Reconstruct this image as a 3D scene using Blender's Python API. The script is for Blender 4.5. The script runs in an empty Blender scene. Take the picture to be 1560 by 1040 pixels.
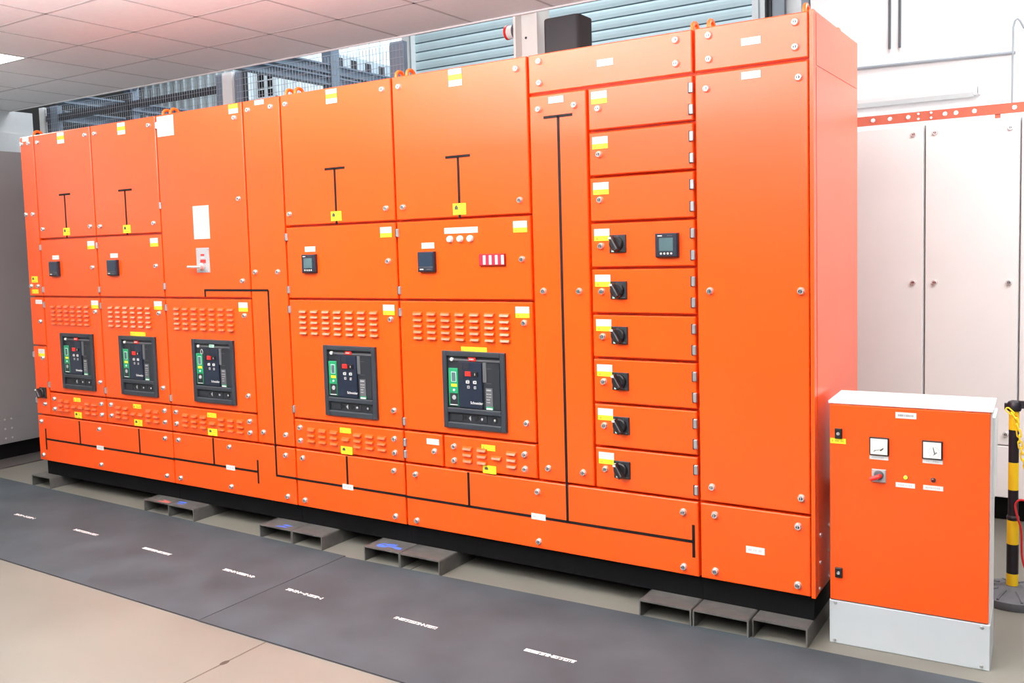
import bpy, bmesh, math, random
from mathutils import Vector, Matrix

random.seed(7)
SC = bpy.context.scene
COL = SC.collection
ZF = 0.165            # height of the bottom edge of the orange fronts above the floor


def R(d):
    return math.radians(d)


# ------------------------------------------------------------------ materials
def mat(name, rgb, rough=0.5, metal=0.0, spec=0.5, var=0.06, scale=9.0, bump=0.0, bscale=200.0,
        rvar=0.08, coat=0.0, detail=4.0, stretch=None):
    m = bpy.data.materials.new(name)
    m.use_nodes = True
    nt = m.node_tree
    b = nt.nodes['Principled BSDF']
    b.inputs['Metallic'].default_value = metal
    b.inputs['Specular IOR Level'].default_value = spec
    if coat:
        b.inputs['Coat Weight'].default_value = coat
        b.inputs['Coat Roughness'].default_value = 0.25
    tc = nt.nodes.new('ShaderNodeTexCoord')
    mp = nt.nodes.new('ShaderNodeMapping')
    if stretch:
        mp.inputs['Scale'].default_value = stretch
    nt.links.new(tc.outputs['Object'], mp.inputs['Vector'])
    nz = nt.nodes.new('ShaderNodeTexNoise')
    nz.inputs['Scale'].default_value = scale
    nz.inputs['Detail'].default_value = detail
    nt.links.new(mp.outputs['Vector'], nz.inputs['Vector'])
    rp = nt.nodes.new('ShaderNodeValToRGB')
    rp.color_ramp.elements[0].position = 0.3
    rp.color_ramp.elements[1].position = 0.7
    rp.color_ramp.elements[0].color = tuple(max(0, c * (1 - var)) for c in rgb) + (1,)
    rp.color_ramp.elements[1].color = tuple(min(1, c * (1 + var)) for c in rgb) + (1,)
    nt.links.new(nz.outputs['Fac'], rp.inputs['Fac'])
    nt.links.new(rp.outputs['Color'], b.inputs['Base Color'])
    mr = nt.nodes.new('ShaderNodeMapRange')
    mr.inputs['To Min'].default_value = max(0.02, rough - rvar * rough)
    mr.inputs['To Max'].default_value = min(1, rough + rvar * rough)
    nt.links.new(nz.outputs['Fac'], mr.inputs['Value'])
    nt.links.new(mr.outputs['Result'], b.inputs['Roughness'])
    if bump:
        n2 = nt.nodes.new('ShaderNodeTexNoise')
        n2.inputs['Scale'].default_value = bscale
        nt.links.new(tc.outputs['Object'], n2.inputs['Vector'])
        bp = nt.nodes.new('ShaderNodeBump')
        bp.inputs['Strength'].default_value = bump
        bp.inputs['Distance'].default_value = 0.002
        nt.links.new(n2.outputs['Fac'], bp.inputs['Height'])
        nt.links.new(bp.outputs['Normal'], b.inputs['Normal'])
    return m


def emis(name, rgb, strength):
    m = bpy.data.materials.new(name)
    m.use_nodes = True
    b = m.node_tree.nodes['Principled BSDF']
    b.inputs['Base Color'].default_value = tuple(rgb) + (1,)
    b.inputs['Emission Color'].default_value = tuple(rgb) + (1,)
    b.inputs['Emission Strength'].default_value = strength
    return m


M = {}
M['orange'] = mat('orange paint', (0.84, 0.077, 0.0012), 0.30, spec=0.68, coat=.06, var=0.02, scale=3, bump=0.04, bscale=350)
M['eye'] = mat('lifting eye paint', (0.9, 0.16, 0.02), 0.4, var=0.04)
M['slotshade'] = mat('louver slot shade', (0.42, 0.02, 0.003), 0.6, var=0.05)
M['black'] = mat('black plinth paint', (0.003, 0.003, 0.0035), 0.6, spec=.12, var=0.2)
M['tape'] = mat('black tape', (0.008, 0.006, 0.006), 0.55, spec=.2, var=0.1)
M['chrome'] = mat('chrome', (0.80, 0.80, 0.81), 0.24, metal=.75, var=0.05)
M['zinc'] = mat('zinc hinge', (0.55, 0.56, 0.58), 0.35, metal=0.8, var=0.08)
M['dark'] = mat('dark insert', (0.03, 0.03, 0.035), 0.4)
M['white_label'] = mat('white label', (0.74, 0.74, 0.73), 0.45, var=0.02)
M['yellow_label'] = mat('yellow label', (0.82, 0.72, 0.025), 0.45, var=0.03)
M['ink'] = mat('label ink', (0.25, 0.25, 0.27), 0.6)
M['inkdark'] = mat('label symbol ink', (0.06, 0.06, 0.04), 0.6)
M['inky'] = mat('label ink on yellow', (0.42, 0.33, 0.03), 0.6)
M['paper'] = mat('paper', (0.70, 0.71, 0.71), 0.7, var=0.02)
M['inkpale'] = mat('printed lines', (0.52, 0.53, 0.55), 0.7)
M['trim'] = mat('breaker trim grey', (0.024, 0.030, 0.038), 0.42, var=0.08)
M['navy'] = mat('breaker navy', (0.011, 0.017, 0.032), 0.3, var=0.1)
M['bgrey'] = mat('breaker dark grey', (0.016, 0.019, 0.024), 0.4, var=0.1)
M['bmid'] = mat('breaker mid grey', (0.085, 0.088, 0.095), 0.45, var=0.1)
M['blackp'] = mat('black plastic', (0.010, 0.010, 0.012), 0.35, var=0.1)
M['green'] = mat('trip unit green', (0.012, 0.24, 0.10), 0.4, var=0.05)
M['mint'] = mat('mint label', (0.55, 0.86, 0.72), 0.5, var=0.03)
M['red'] = mat('red plastic', (0.72, 0.025, 0.018), 0.35, var=0.05)
M['darkred'] = mat('dark red frame', (0.33, 0.012, 0.015), 0.4, var=0.05)
M['crimson'] = mat('crimson tile', (0.62, 0.02, 0.05), 0.35, var=0.05)
M['lcd'] = mat('lcd screen', (0.075, 0.125, 0.135), 0.2, var=0.03)
M['lcd2'] = mat('dark screen', (0.022, 0.036, 0.058), 0.18, var=0.03)
M['bezel'] = mat('meter bezel', (0.012, 0.017, 0.030), 0.35, var=0.05)
M['keys'] = mat('meter keys', (0.62, 0.62, 0.56), 0.5)
M['wplast'] = mat('white plastic', (0.82, 0.82, 0.80), 0.35, var=0.02)
M['gplast'] = mat('grey plastic', (0.36, 0.36, 0.37), 0.45, var=0.05)
M['steel'] = mat('mill steel', (0.13, 0.127, 0.12), 0.5, metal=0.5, var=0.25, scale=14, bump=0.1, bscale=60)
M['bluepaint'] = mat('blue paint mark', (0.06, 0.14, 0.62), 0.6, var=0.2, scale=60)
M['redpaint'] = mat('red paint mark', (0.42, 0.10, 0.08), 0.6, var=0.2, scale=60)
M['rubber'] = mat('ribbed rubber mat', (0.046, 0.058, 0.067), 0.62, spec=0.22, var=0.24, scale=3.2, bump=0.25, bscale=500, detail=8)
M['rubberedge'] = mat('rubber edge', (0.03, 0.03, 0.035), 0.7)
M['marking'] = mat('white printed marking', (0.80, 0.81, 0.82), 0.6)
M['concrete'] = mat('polished concrete', (0.145, 0.140, 0.120), 0.42, spec=0.35, var=0.15, scale=1.3, bump=0.04, bscale=90, detail=9)
M['joint'] = mat('floor joint', (0.085, 0.068, 0.052), 0.8)
M['stain'] = mat('floor stain', (0.035, 0.025, 0.018), 0.7, var=0.3, scale=80)
M['tile'] = mat('ceiling tile', (0.87, 0.85, 0.855), 0.8, var=0.02, scale=30)
M['tbar'] = mat('ceiling grid bar', (0.56, 0.535, 0.54), 0.8, spec=.1)
M['lamp'] = emis('lamp panel', (1.0, 0.98, 0.95), 16.0)
M['wall'] = mat('white wall paint', (0.84, 0.86, 0.87), 0.7, var=0.02)
M['greywall'] = mat('light grey partition', (0.60, 0.61, 0.62), 0.45, var=0.03)
M['glass'] = mat('frosted office glass', (0.60, 0.68, 0.66), 0.08, spec=0.7, var=0.04, scale=2)
M['litglass'] = emis('lit frosted office glass', (.95, .97, 1.0), 1.1)
M['greycab'] = mat('grey cabinet paint', (0.24, 0.236, 0.245), 0.34, metal=0.3, var=0.04, scale=3)
M['brownstrip'] = mat('dark floor strip', (0.055, 0.048, 0.046), 0.5, var=0.15)
M['whitecab'] = mat('white cabinet paint', (0.80, 0.80, 0.81), 0.35, var=0.02, scale=3)
M['plinthgrey'] = mat('pale grey plinth paint', (0.47, 0.51, 0.53), 0.4, var=0.02)
M['palegrey'] = mat('pale grey cabinet paint', (0.70, 0.74, 0.75), 0.4, var=0.02)
M['darkgrey'] = mat('dark grey paint', (0.10, 0.115, 0.13), 0.45)
M['rail'] = mat('dark fence rail', (0.035, 0.038, 0.048), 0.5, var=0.1)
M['wire'] = mat('galvanised wire', (0.42, 0.46, 0.52), 0.45, metal=0.3)
M['bluegrey'] = mat('blue grey steel paint', (0.20, 0.25, 0.32), 0.5, var=0.08)
M['cream'] = mat('cream column paint', (0.86, 0.84, 0.81), 0.5, var=0.02)
M['shutter'] = mat('shutter slats', (0.50, 0.645, 0.69), 0.42, var=0.03)
M['shutline'] = mat('shutter slat shadow gap', (0.10, 0.15, 0.18), 0.7)
M['paleblue'] = mat('pale blue cladding', (0.66, 0.74, 0.78), 0.6, var=0.04, scale=6, stretch=(6, 6, 0.2))
M['boxblack'] = mat('black loudspeaker case', (0.013, 0.012, 0.014), 0.55, spec=.25, var=0.1)
M['coral'] = mat('coral painted bar', (0.52, 0.10, 0.05), 0.45, var=0.08)
M['yellow'] = mat('yellow plastic', (0.92, 0.60, 0.010), 0.4, var=0.03)
M['postblack'] = mat('black post band', (0.010, 0.008, 0.014), 0.4)
M['postbase'] = mat('black rubber base', (0.075, 0.078, 0.088), 0.55, var=0.2, scale=25)
M['chainy'] = mat('yellow chain plastic', (0.92, 0.66, 0.015), 0.35)
M['redcable'] = mat('red cable', (0.62, 0.02, 0.025), 0.4)
M['led_y'] = emis('lit yellow lamp', (0.85, 0.85, 0.03), 0.8)
M['led_r'] = mat('dark red lamp', (0.10, 0.008, 0.006), 0.25)
M['conduit'] = mat('grey conduit', (0.30, 0.34, 0.38), 0.5)


# --------------------------------------------------------------- mesh builder
class MB:
    def __init__(s):
        s.v = []
        s.f = []
        s.mi = []
        s.mats = []

    def _m(s, m):
        if m not in s.mats:
            s.mats.append(m)
        return s.mats.index(m)

    def add(s, verts, faces, m):
        b = len(s.v)
        k = s._m(m)
        s.v += [Vector(p) for p in verts]
        for f in faces:
            s.f.append([b + i for i in f])
            s.mi.append(k)
        return s

    def box(s, x0, x1, y0, y1, z0, z1, m):
        v = [(x, y, z) for x in (x0, x1) for y in (y0, y1) for z in (z0, z1)]
        return s.add(v, [(0, 1, 3, 2), (4, 6, 7, 5), (0, 4, 5, 1), (2, 3, 7, 6), (0, 2, 6, 4), (1, 5, 7, 3)], m)

    def cbox(s, x0, x1, y0, y1, z0, z1, c, m):
        """box whose front (y0) edges are chamfered by c"""
        v = [(x0, y0 + c, z0), (x1, y0 + c, z0), (x1, y0 + c, z1), (x0, y0 + c, z1),
             (x0 + c, y0, z0 + c), (x1 - c, y0, z0 + c), (x1 - c, y0, z1 - c), (x0 + c, y0, z1 - c),
             (x0, y1, z0), (x1, y1, z0), (x1, y1, z1), (x0, y1, z1)]
        f = [(4, 5, 6, 7), (0, 1, 5, 4), (1, 2, 6, 5), (2, 3, 7, 6), (3, 0, 4, 7),
             (0, 8, 9, 1), (1, 9, 10, 2), (2, 10, 11, 3), (3, 11, 8, 0), (8, 11, 10, 9)]
        return s.add(v, f, m)

    def loft(s, rings, m, cap0=True, cap1=True):
        n = len(rings[0])
        v = [p for r in rings for p in r]
        f = []
        for i in range(len(rings) - 1):
            for j in range(n):
                k = (j + 1) % n
                f.append((i * n + j, i * n + k, (i + 1) * n + k, (i + 1) * n + j))
        if cap0:
            f.append(tuple(range(n))[::-1])
        if cap1:
            f.append(tuple(range((len(rings) - 1) * n, len(rings) * n)))
        return s.add(v, f, m)

    def lathe(s, c, axis, prof, m, n=20):
        """prof: list of (distance along axis, radius)"""
        a = Vector(axis).normalized()
        u = a.orthogonal().normalized()
        w = a.cross(u)
        c = Vector(c)
        rings = []
        for d, r in prof:
            rings.append([c + a * d + (u * math.cos(2 * math.pi * k / n) + w * math.sin(2 * math.pi * k / n)) * r for k in range(n)])
        return s.loft(rings, m)

    def tube(s, pts, r, m, n=8, closed=False):
        pts = [Vector(p) for p in pts]
        rings = []
        L = len(pts)
        u = None
        for i, p in enumerate(pts):
            if closed:
                t = (pts[(i + 1) % L] - pts[i - 1]).normalized()
            else:
                t = (pts[min(i + 1, L - 1)] - pts[max(i - 1, 0)]).normalized()
            if u is None:
                u = t.orthogonal().normalized()
            else:
                u = (u - t * u.dot(t))
                u = u.normalized() if u.length > 1e-6 else t.orthogonal().normalized()
            w = t.cross(u)
            rings.append([p + (u * math.cos(2 * math.pi * k / n) + w * math.sin(2 * math.pi * k / n)) * r for k in range(n)])
        if closed:
            rings.append(rings[0])
            return s.loft(rings, m, False, False)
        return s.loft(rings, m)

    def poly(s, pts, y0, y1, m):
        """polygon in the x-z plane (list of (x, z)), extruded y0..y1"""
        n = len(pts)
        v = [(x, y0, z) for x, z in pts] + [(x, y1, z) for x, z in pts]
        f = [tuple(range(n))[::-1], tuple(range(n, 2 * n))]
        for i in range(n):
            j = (i + 1) % n
            f.append((i, j, n + j, n + i))
        return s.add(v, f, m)

    def build(s, name, parent=None, smooth=False, keep_origin=None):
        lo = Vector([min(p[i] for p in s.v) for i in range(3)])
        hi = Vector([max(p[i] for p in s.v) for i in range(3)])
        org = (lo + hi) / 2 if keep_origin is None else Vector(keep_origin)
        me = bpy.data.meshes.new(name)
        me.from_pydata([p - org for p in s.v], [], s.f)
        for m in s.mats:
            me.materials.append(m)
        me.polygons.foreach_set('material_index', s.mi)
        bm = bmesh.new()
        bm.from_mesh(me)
        bmesh.ops.recalc_face_normals(bm, faces=bm.faces)
        bm.to_mesh(me)
        bm.free()
        if smooth:
            for p in me.polygons:
                p.use_smooth = True
            me.set_sharp_from_angle(angle=R(35))
        ob = bpy.data.objects.new(name, me)
        COL.objects.link(ob)
        return place(ob, org, parent)


W = {}   # world position of every object, so that children can be given in world coordinates


def place(ob, org, parent):
    org = Vector(org)
    W[ob.name] = org
    if parent is not None:
        ob.parent = parent
        ob.location = org - W[parent.name]
    else:
        ob.location = org
    return ob


def tag(o, label, cat, group=None):
    o['label'] = label
    o['category'] = cat
    if group:
        o['group'] = group
    return o


def thing(name, loc, label, cat, group=None):
    o = bpy.data.objects.new(name, None)
    o.empty_display_size = 0.1
    COL.objects.link(o)
    place(o, loc, None)
    return tag(o, label, cat, group)


def struct(o):
    o['kind'] = 'structure'
    return o


def copy_at(proto, org, parent):
    o = proto.copy()
    COL.objects.link(o)
    return place(o, org, parent)


PROTO = {}


def inst(key, builder, org, parent):
    """first use builds the part at org, later uses are copies sharing its mesh"""
    if key not in PROTO:
        ob = builder(Vector(org), parent)
        PROTO[key] = ob
        return ob
    return copy_at(PROTO[key], org, parent)


# --------------------------------------------------------- small panel fittings
def lock_mesh(o, parent):
    mb = MB()
    mb.lathe((0, 0.002, 0), (0, -1, 0), [(0, 0.0145), (0.004, 0.0145), (0.007, 0.0125), (0.013, 0.0118), (0.015, 0.010)], M['chrome'], 18)
    mb.lathe((0, -0.0132, 0), (0, -1, 0), [(0, 0.0062), (0.0006, 0.0062)], M['dark'], 12)
    mb.box(-0.0014, 0.0014, -0.0146, -0.0136, -0.0058, 0.0058, M['chrome'])
    for i, v in enumerate(mb.v):
        mb.v[i] = v + o
    return mb.build('lock', parent, smooth=True, keep_origin=o)


def hinge_mesh(o, parent):
    mb = MB()
    mb.cbox(-0.007, 0.008, -0.009, 0.002, -0.018, 0.018, 0.002, M['zinc'])
    mb.lathe((-0.007, -0.005, -0.02), (0, 0, 1), [(0, 0.004), (0.04, 0.004)], M['dark'], 8)
    for i, v in enumerate(mb.v):
        mb.v[i] = v + o
    return mb.build('hinge', parent, keep_origin=o)


def writing(mb, x0, x1, z, h, y, m, seed, cell=0.0065):
    """a row of tiny strokes, as illegible print looks at this size"""
    rnd = random.Random(seed)
    x = x0
    while x < x1 - cell * 0.5:
        if rnd.random() < 0.85:
            w = cell * rnd.uniform(0.45, 0.8)
            mb.box(x, x + w, y - 0.0004, y, z - h / 2, z + h / 2, m)
        x += cell


def label_mesh(kind, w, h, seed):
    def b(o, parent):
        mb = MB()
        x0, x1, z0, z1 = -w / 2, w / 2, -h / 2, h / 2
        y0, y1 = -0.0022, 0.0008

        def band(a, c, m):
            mb.box(x0, x1, y0, y1, a, c, m)
        yf = y0
        if kind == 'w':
            band(z0, z1, M['white_label'])
            writing(mb, x0 + w * .14, x1 - w * .14, 0.0, h * .28, yf, M['inkpale'], seed)
            name = 'name_label'
        elif kind == 'y':
            band(z0, z1, M['yellow_label'])
            mb.poly([(x0 + .004, z0 + .005), (x0 + .018, z0 + .005), (x0 + .011, z1 - .004)], yf - .0004, yf, M['inky'])
            writing(mb, x0 + .024, x1 - .005, h * .15, h * .16, yf, M['inky'], seed)
            writing(mb, x0 + .024, x1 - .005, -h * .2, h * .16, yf, M['inky'], seed + 1)
            name = 'warning_label'
        elif kind == 'wy':
            zs = z0 + h * .42
            band(zs, z1, M['white_label'])
            band(z0, zs, M['yellow_label'])
            writing(mb, x0 + w * .1, x1 - w * .1, z1 - h * .2, h * .09, yf, M['inkpale'], seed)
            writing(mb, x0 + w * .1, x1 - w * .2, z1 - h * .38, h * .09, yf, M['inkpale'], seed + 1)
            mb.poly([(x0 + w * .08, z0 + h * .08), (x0 + w * .3, z0 + h * .08), (x0 + w * .19, zs - h * .06)], yf - .0004, yf, M['inky'])
            writing(mb, x0 + w * .38, x1 - w * .08, z0 + h * .22, h * .07, yf, M['inky'], seed + 2)
            name = 'warning_label'
        elif kind == 'yw':
            zs = z0 + h * .5
            band(zs, z1, M['yellow_label'])
            band(z0, zs, M['white_label'])
            writing(mb, x0 + w * .1, x1 - w * .1, z0 + h * .28, h * .09, yf, M['inkpale'], seed)
            name = 'warning_label'
        elif kind == 'wyw':
            a, c = z0 + h * .34, z0 + h * .68
            band(z0, a, M['white_label'])
            band(a, c, M['yellow_label'])
            band(c, z1, M['white_label'])
            writing(mb, x0 + w * .1, x1 - w * .1, z1 - h * .16, h * .07, yf, M['inkpale'], seed)
            writing(mb, x0 + w * .1, x1 - w * .1, z0 + h * .16, h * .07, yf, M['inkpale'], seed + 1)
            mb.poly([(x0 + w * .1, a + h * .05), (x0 + w * .32, a + h * .05), (x0 + w * .21, c - h * .05)], yf - .0004, yf, M['inky'])
            writing(mb, x0 + w * .4, x1 - w * .08, (a + c) / 2, h * .07, yf, M['inky'], seed + 2)
            name = 'warning_label'
        else:   # 'ys' yellow with a black padlock symbol
            band(z0, z1, M['yellow_label'])
            cx, cz = x0 + w * .27, z1 - h * .40
            mb.box(cx - w * .13, cx + w * .13, yf - .0004, yf, cz - h * .15, cz + h * .12, M['inkdark'])
            mb.box(cx - w * .08, cx + w * .08, yf - .0004, yf, cz + h * .12, cz + h * .22, M['inkdark'])
            writing(mb, x0 + w * .5, x1 - w * .06, z1 - h * .25, h * .1, yf, M['inky'], seed)
            writing(mb, x0 + w * .5, x1 - w * .06, z1 - h * .48, h * .1, yf, M['inky'], seed + 1)
            writing(mb, x0 + w * .1, x1 - w * .1, z0 + h * .18, h * .1, yf, M['inky'], seed + 2)
            name = 'padlock_label'
        for i, v in enumerate(mb.v):
            mb.v[i] = v + o
        return mb.build(name, parent, keep_origin=o)
    return b


def on_panel(x, z):
    return Vector((x, 0, z + ZF))


# ----------------------------------------------------------------- panels/doors
def add_louver(mb, x, z, w, h, m):
    a, d = w / 2, 0.0145
    y = 0.0003
    # pressed hood: upper edge fused to the sheet, lower lip stands off
    v = [(x - a, y, z + h / 2), (x + a, y, z + h / 2),
         (x + a * .86, -d * .62, z + h * .12), (x - a * .86, -d * .62, z + h * .12),
         (x + a * .80, -d, z - h / 2), (x - a * .80, -d, z - h / 2),
         (x + a, y, z - h / 2), (x - a, y, z - h / 2)]
    f = [(0, 1, 2, 3), (3, 2, 4, 5), (1, 6, 4, 2), (0, 3, 5, 7)]
    mb.add(v, f, m)
    mb.add([v[5], v[4], v[6], v[7]], [(0, 1, 2, 3)], M['slotshade'])  # open slot under the hood, its shade put in as dark red


class Panel:
    pass


def panel(cub, name, x0, x1, z0, z1, louvers=()):
    g, c = 0.0055, 0.0035
    mb = MB()
    mb.cbox(x0 + g, x1 - g, 0.0, 0.0335, z0 + g + ZF, z1 - g + ZF, c, M['orange'])
    for (nc, nr, lx0, lx1, lz0, lz1, skip) in louvers:
        px = (lx1 - lx0) / nc
        pz = (lz1 - lz0) / nr
        for i in range(nc):
            for j in range(nr):
                if (i, j) in skip:
                    continue
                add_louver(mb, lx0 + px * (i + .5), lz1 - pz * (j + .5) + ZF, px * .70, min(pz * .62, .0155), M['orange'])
    p = Panel()
    p.o = mb.build(name, cub)
    p.r = (x0, x1, z0, z1)
    return p


class Cubicle:
    def __init__(s, x0, x1, label, right_end=False, left_end=False):
        s.x0, s.x1 = x0, x1
        s.e = thing('switchgear_cubicle', ((x0 + x1) / 2, 0.02, 0.073), label, 'electrical cabinet', 'orange switchgear cubicles')
        g = 0.0008
        mb = MB()
        mb.box(x0 + g, x1 - g, 0.034, 0.722, ZF + 0.002, ZF + 2.098, M['orange'])
        if right_end:      # corner post, seam and side sheet of the end wall
            xs = x1 - g
            mb.box(xs - 0.012, xs + 0.0015, 0.0, 0.0338, ZF + 0.002, ZF + 2.098, M['orange'])
            mb.box(xs, xs + 0.002, 0.040, 0.70, ZF + 0.01, ZF + 1.905, M['orange'])
            mb.box(xs, xs + 0.002, 0.040, 0.70, ZF + 1.913, ZF + 2.09, M['orange'])
        mb.build('housing', s.e)
        mb = MB()
        mb.box(x0 + (0.03 if left_end else g), x1 - (0.012 if right_end else g), 0.032, 0.70, 0.0725, ZF + 0.002, M['black'])
        mb.box(x0 + g, x1 - g, .682, .70, 0.001, 0.0725, M['black'])  # added rear skirt, keeps hall light from passing under the cubicle
        mb.build('plinth', s.e)
        s.panels = []
        for ex in (x0 + 0.032, x1 - (0.05 if right_end else 0.032)):
            for ey in (0.11, 0.60):
                if ey > .5 and not right_end:
                    continue
                inst('eye', eye_mesh, (ex, ey, ZF + 2.098), s.e)

    def panel(s, name, x0, x1, z0, z1, louvers=()):
        p = panel(s.e, name, x0, x1, z0, z1, louvers)
        s.panels.append(p)
        return p

    def host(s, x, z):
        best, bd = None, 9
        for p in s.panels:
            a, b, c, d = p.r
            dx = max(a - x, 0, x - b)
            dz = max(c - z, 0, z - d)
            if dx + dz < bd:
                bd, best = dx + dz, p
        return best.o

    def locks(s, pts):
        for x, z in pts:
            inst('lock', lock_mesh, on_panel(x, z), s.host(x, z))

    def hinges(s, pts):
        for x, z in pts:
            inst('hinge', hinge_mesh, on_panel(x, z), s.host(x, z))

    def labels(s, items):
        for it in items:
            k, x, z = it[:3]
            w, h = it[3:] if len(it) > 3 else {'w': (.070, .026), 'y': (.072, .025), 'wy': (.068, .048), 'ys': (.068, .046), 'wyw': (.070, .067), 'yw': (.070, .048)}[k]
            sd = int(w * 1000) * 7 + int(h * 1000)
            inst(('label', k, w, h), label_mesh(k, w, h, sd), on_panel(x, z), s.host(x, z))

    def mimic(s, segs):
        t = 0.0058
        groups = []
        for sg in segs:
            hit = [g for g in groups if any(min(sg[0], sg[2]) <= max(q[0], q[2]) + .01 and max(sg[0], sg[2]) >= min(q[0], q[2]) - .01
                                            and min(sg[1], sg[3]) <= max(q[1], q[3]) + .01 and max(sg[1], sg[3]) >= min(q[1], q[3]) - .01 for q in g)]
            for g in hit:
                groups.remove(g)
            groups.append(sum(hit, []) + [sg])
        for g in groups:
          mb = MB()
          for a, b, c, d in g:
            mb.box(min(a, c) - (t if a == c else 0), max(a, c) + (t if a == c else 0), -0.0016, 0.0006,
                   min(b, d) - (t if b == d else 0) + ZF, max(b, d) + (t if b == d else 0) + ZF, M['tape'])
          mb.build('mimic_line', s.e)


def eye_mesh(o, parent):
    mb = MB()
    pts = []
    ro, hgt = 0.028, 0.030
    pts = [(0, -ro, 0), (0, -ro, hgt * .5)]
    for k in range(0, 13):
        a = math.pi - math.pi * k / 12
        pts.append((0, ro * math.cos(a), hgt * .62 + ro * .85 * math.sin(a)))
    pts += [(0, ro, hgt * .5), (0, ro, 0)]
    mb.tube([o + Vector(p) for p in pts], 0.0085, M['eye'], 8)
    mb.lathe(o, (0, 0, 1), [(0, 0.022), (0.006, 0.021), (0.010, 0.016)], M['eye'], 14)
    return mb.build('lifting_eye', parent, smooth=True, keep_origin=o)


# --------------------------------------------------------------- instruments
def meter_small(o, parent):
    mb = MB()
    a = .046
    mb.cbox(o.x - a, o.x + a, -0.020, 0.001, o.z - a, o.z + a, .004, M['bezel'])
    mb.box(o.x - .028, o.x + .028, -0.0212, -0.0195, o.z - .022, o.z + .028, M['lcd'])
    for k in range(4):
        mb.lathe((o.x - .021 + k * .014, -.0195, o.z - .032), (0, -1, 0), [(0, .0045), (.0025, .004)], M['keys'], 10)
    mb.box(o.x - .034, o.x - .016, -.0208, -.0195, o.z + .034, o.z + .038, M['white_label'])
    mb.box(o.x + .004, o.x + .026, -.0208, -.0195, o.z + .035, o.z + .037, M['bmid'])
    return mb.build('power_meter', parent, keep_origin=o)


def meter_flat(o, parent):
    mb = MB()
    a = .046
    mb.cbox(o.x - a, o.x + a, -0.022, 0.001, o.z - a, o.z + a, .004, M['bezel'])
    mb.box(o.x - .040, o.x + .040, -0.0232, -0.0215, o.z - .020, o.z + .040, M['lcd2'])
    mb.box(o.x - .042, o.x + .042, -0.0235, -0.0215, o.z - .025, o.z - .0225, M['bmid'])
    mb.box(o.x - .032, o.x - .012, -0.0230, -0.0215, o.z - .036, o.z - .031, M['keys'])
    mb.box(o.x + .006, o.x + .030, -0.0230, -0.0215, o.z - .036, o.z - .032, M['bmid'])
    return mb.build('power_meter', parent, keep_origin=o)


def knob_mesh(o, parent):
    mb = MB()
    a = .0355
    mb.cbox(o.x - a, o.x + a, -0.007, 0.001, o.z - a, o.z + a, .002, M['bgrey'])
    mb.lathe((o.x - .004, -.007, o.z), (0, -1, 0), [(0, .030), (.010, .029), (.014, .025)], M['blackp'], 20)
    # handle bar, turned to the upper left
    ang = R(28)
    d = Vector((-math.sin(ang), 0, math.cos(ang)))
    n = Vector((math.cos(ang), 0, math.sin(ang)))
    c = Vector((o.x - .004, 0, o.z))
    rings = []
    for y, l, w in ((-.019, .031, .0115), (-.040, .030, .0105), (-.044, .027, .008)):
        rings.append([c + d * l + n * w * .75 + Vector((0, y, 0)), c + d * l - n * w * .75 + Vector((0, y, 0)),
                      c - d * l - n * w + Vector((0, y, 0)), c - d * l + n * w + Vector((0, y, 0))])
    mb.loft(rings, M['blackp'])
    # grey grip flank, white pointer tip and printed scale marks
    q = [c + d * .026 + n * .0065, c - d * .024 + n * .0085, c - d * .024 + n * .0042, c + d * .026 + n * .0024]
    mb.add([p + Vector((0, -.0445, 0)) for p in q] + [p + Vector((0, -.042, 0)) for p in q],
           [(0, 1, 2, 3), (4, 7, 6, 5), (0, 4, 5, 1), (1, 5, 6, 2), (2, 6, 7, 3), (3, 7, 4, 0)], M['bmid'])
    t = c + d * .026
    mb.box(t.x - .006, t.x + .006, -.0455, -.043, t.z - .004, t.z + .004, M['white_label'])
    mb.box(o.x - a + .003, o.x - a + .010, -.0085, -.0068, o.z + .016, o.z + .025, M['white_label'])
    mb.poly([(o.x - a + .002, o.z + .004), (o.x - a + .0045, o.z + .004), (o.x - a + .006, o.z - .014), (o.x - a + .016, o.z - .026),
             (o.x - a + .014, o.z - .028), (o.x - a + .003, o.z - .016)], -.0085, -.0068, M['white_label'])
    mb.box(o.x - a + .010, o.x - a + .022, -.0085, -.0068, o.z - .033, o.z - .026, M['mint'])
    mb.box(o.x + .008, o.x + .028, -.0085, -.0068, o.z - .031, o.z - .027, M['bmid'])
    return mb.build('rotary_handle', parent, keep_origin=o)


def push_lamp(o, parent):
    mb = MB()
    mb.lathe((o.x, .001, o.z), (0, -1, 0), [(0, .0155), (.008, .0155), (.011, .0135), (.016, .0125), (.018, .009)], M['wplast'], 18)
    return mb.build('signal_lamp', parent, smooth=True, keep_origin=o)


# brand lettering, made once
def text_mesh(body, size):
    cu = bpy.data.curves.new('lettering', 'FONT')
    cu.body = body
    cu.size = size
    cu.extrude = 0.0005
    cu.align_x = 'CENTER'
    cu.align_y = 'CENTER'
    ob = bpy.data.objects.new('lettering', cu)
    COL.objects.link(ob)
    dg = bpy.context.evaluated_depsgraph_get()
    me = bpy.data.meshes.new_from_object(ob.evaluated_get(dg))
    bpy.data.objects.remove(ob)
    me.transform(Matrix.Rotation(R(90), 4, 'X'))
    return me


BRAND = text_mesh('Schneider', 0.017)
BRAND.materials.clear()
BRAND.materials.append(M['white_label'])

BW, BH = .335, .350


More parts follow.
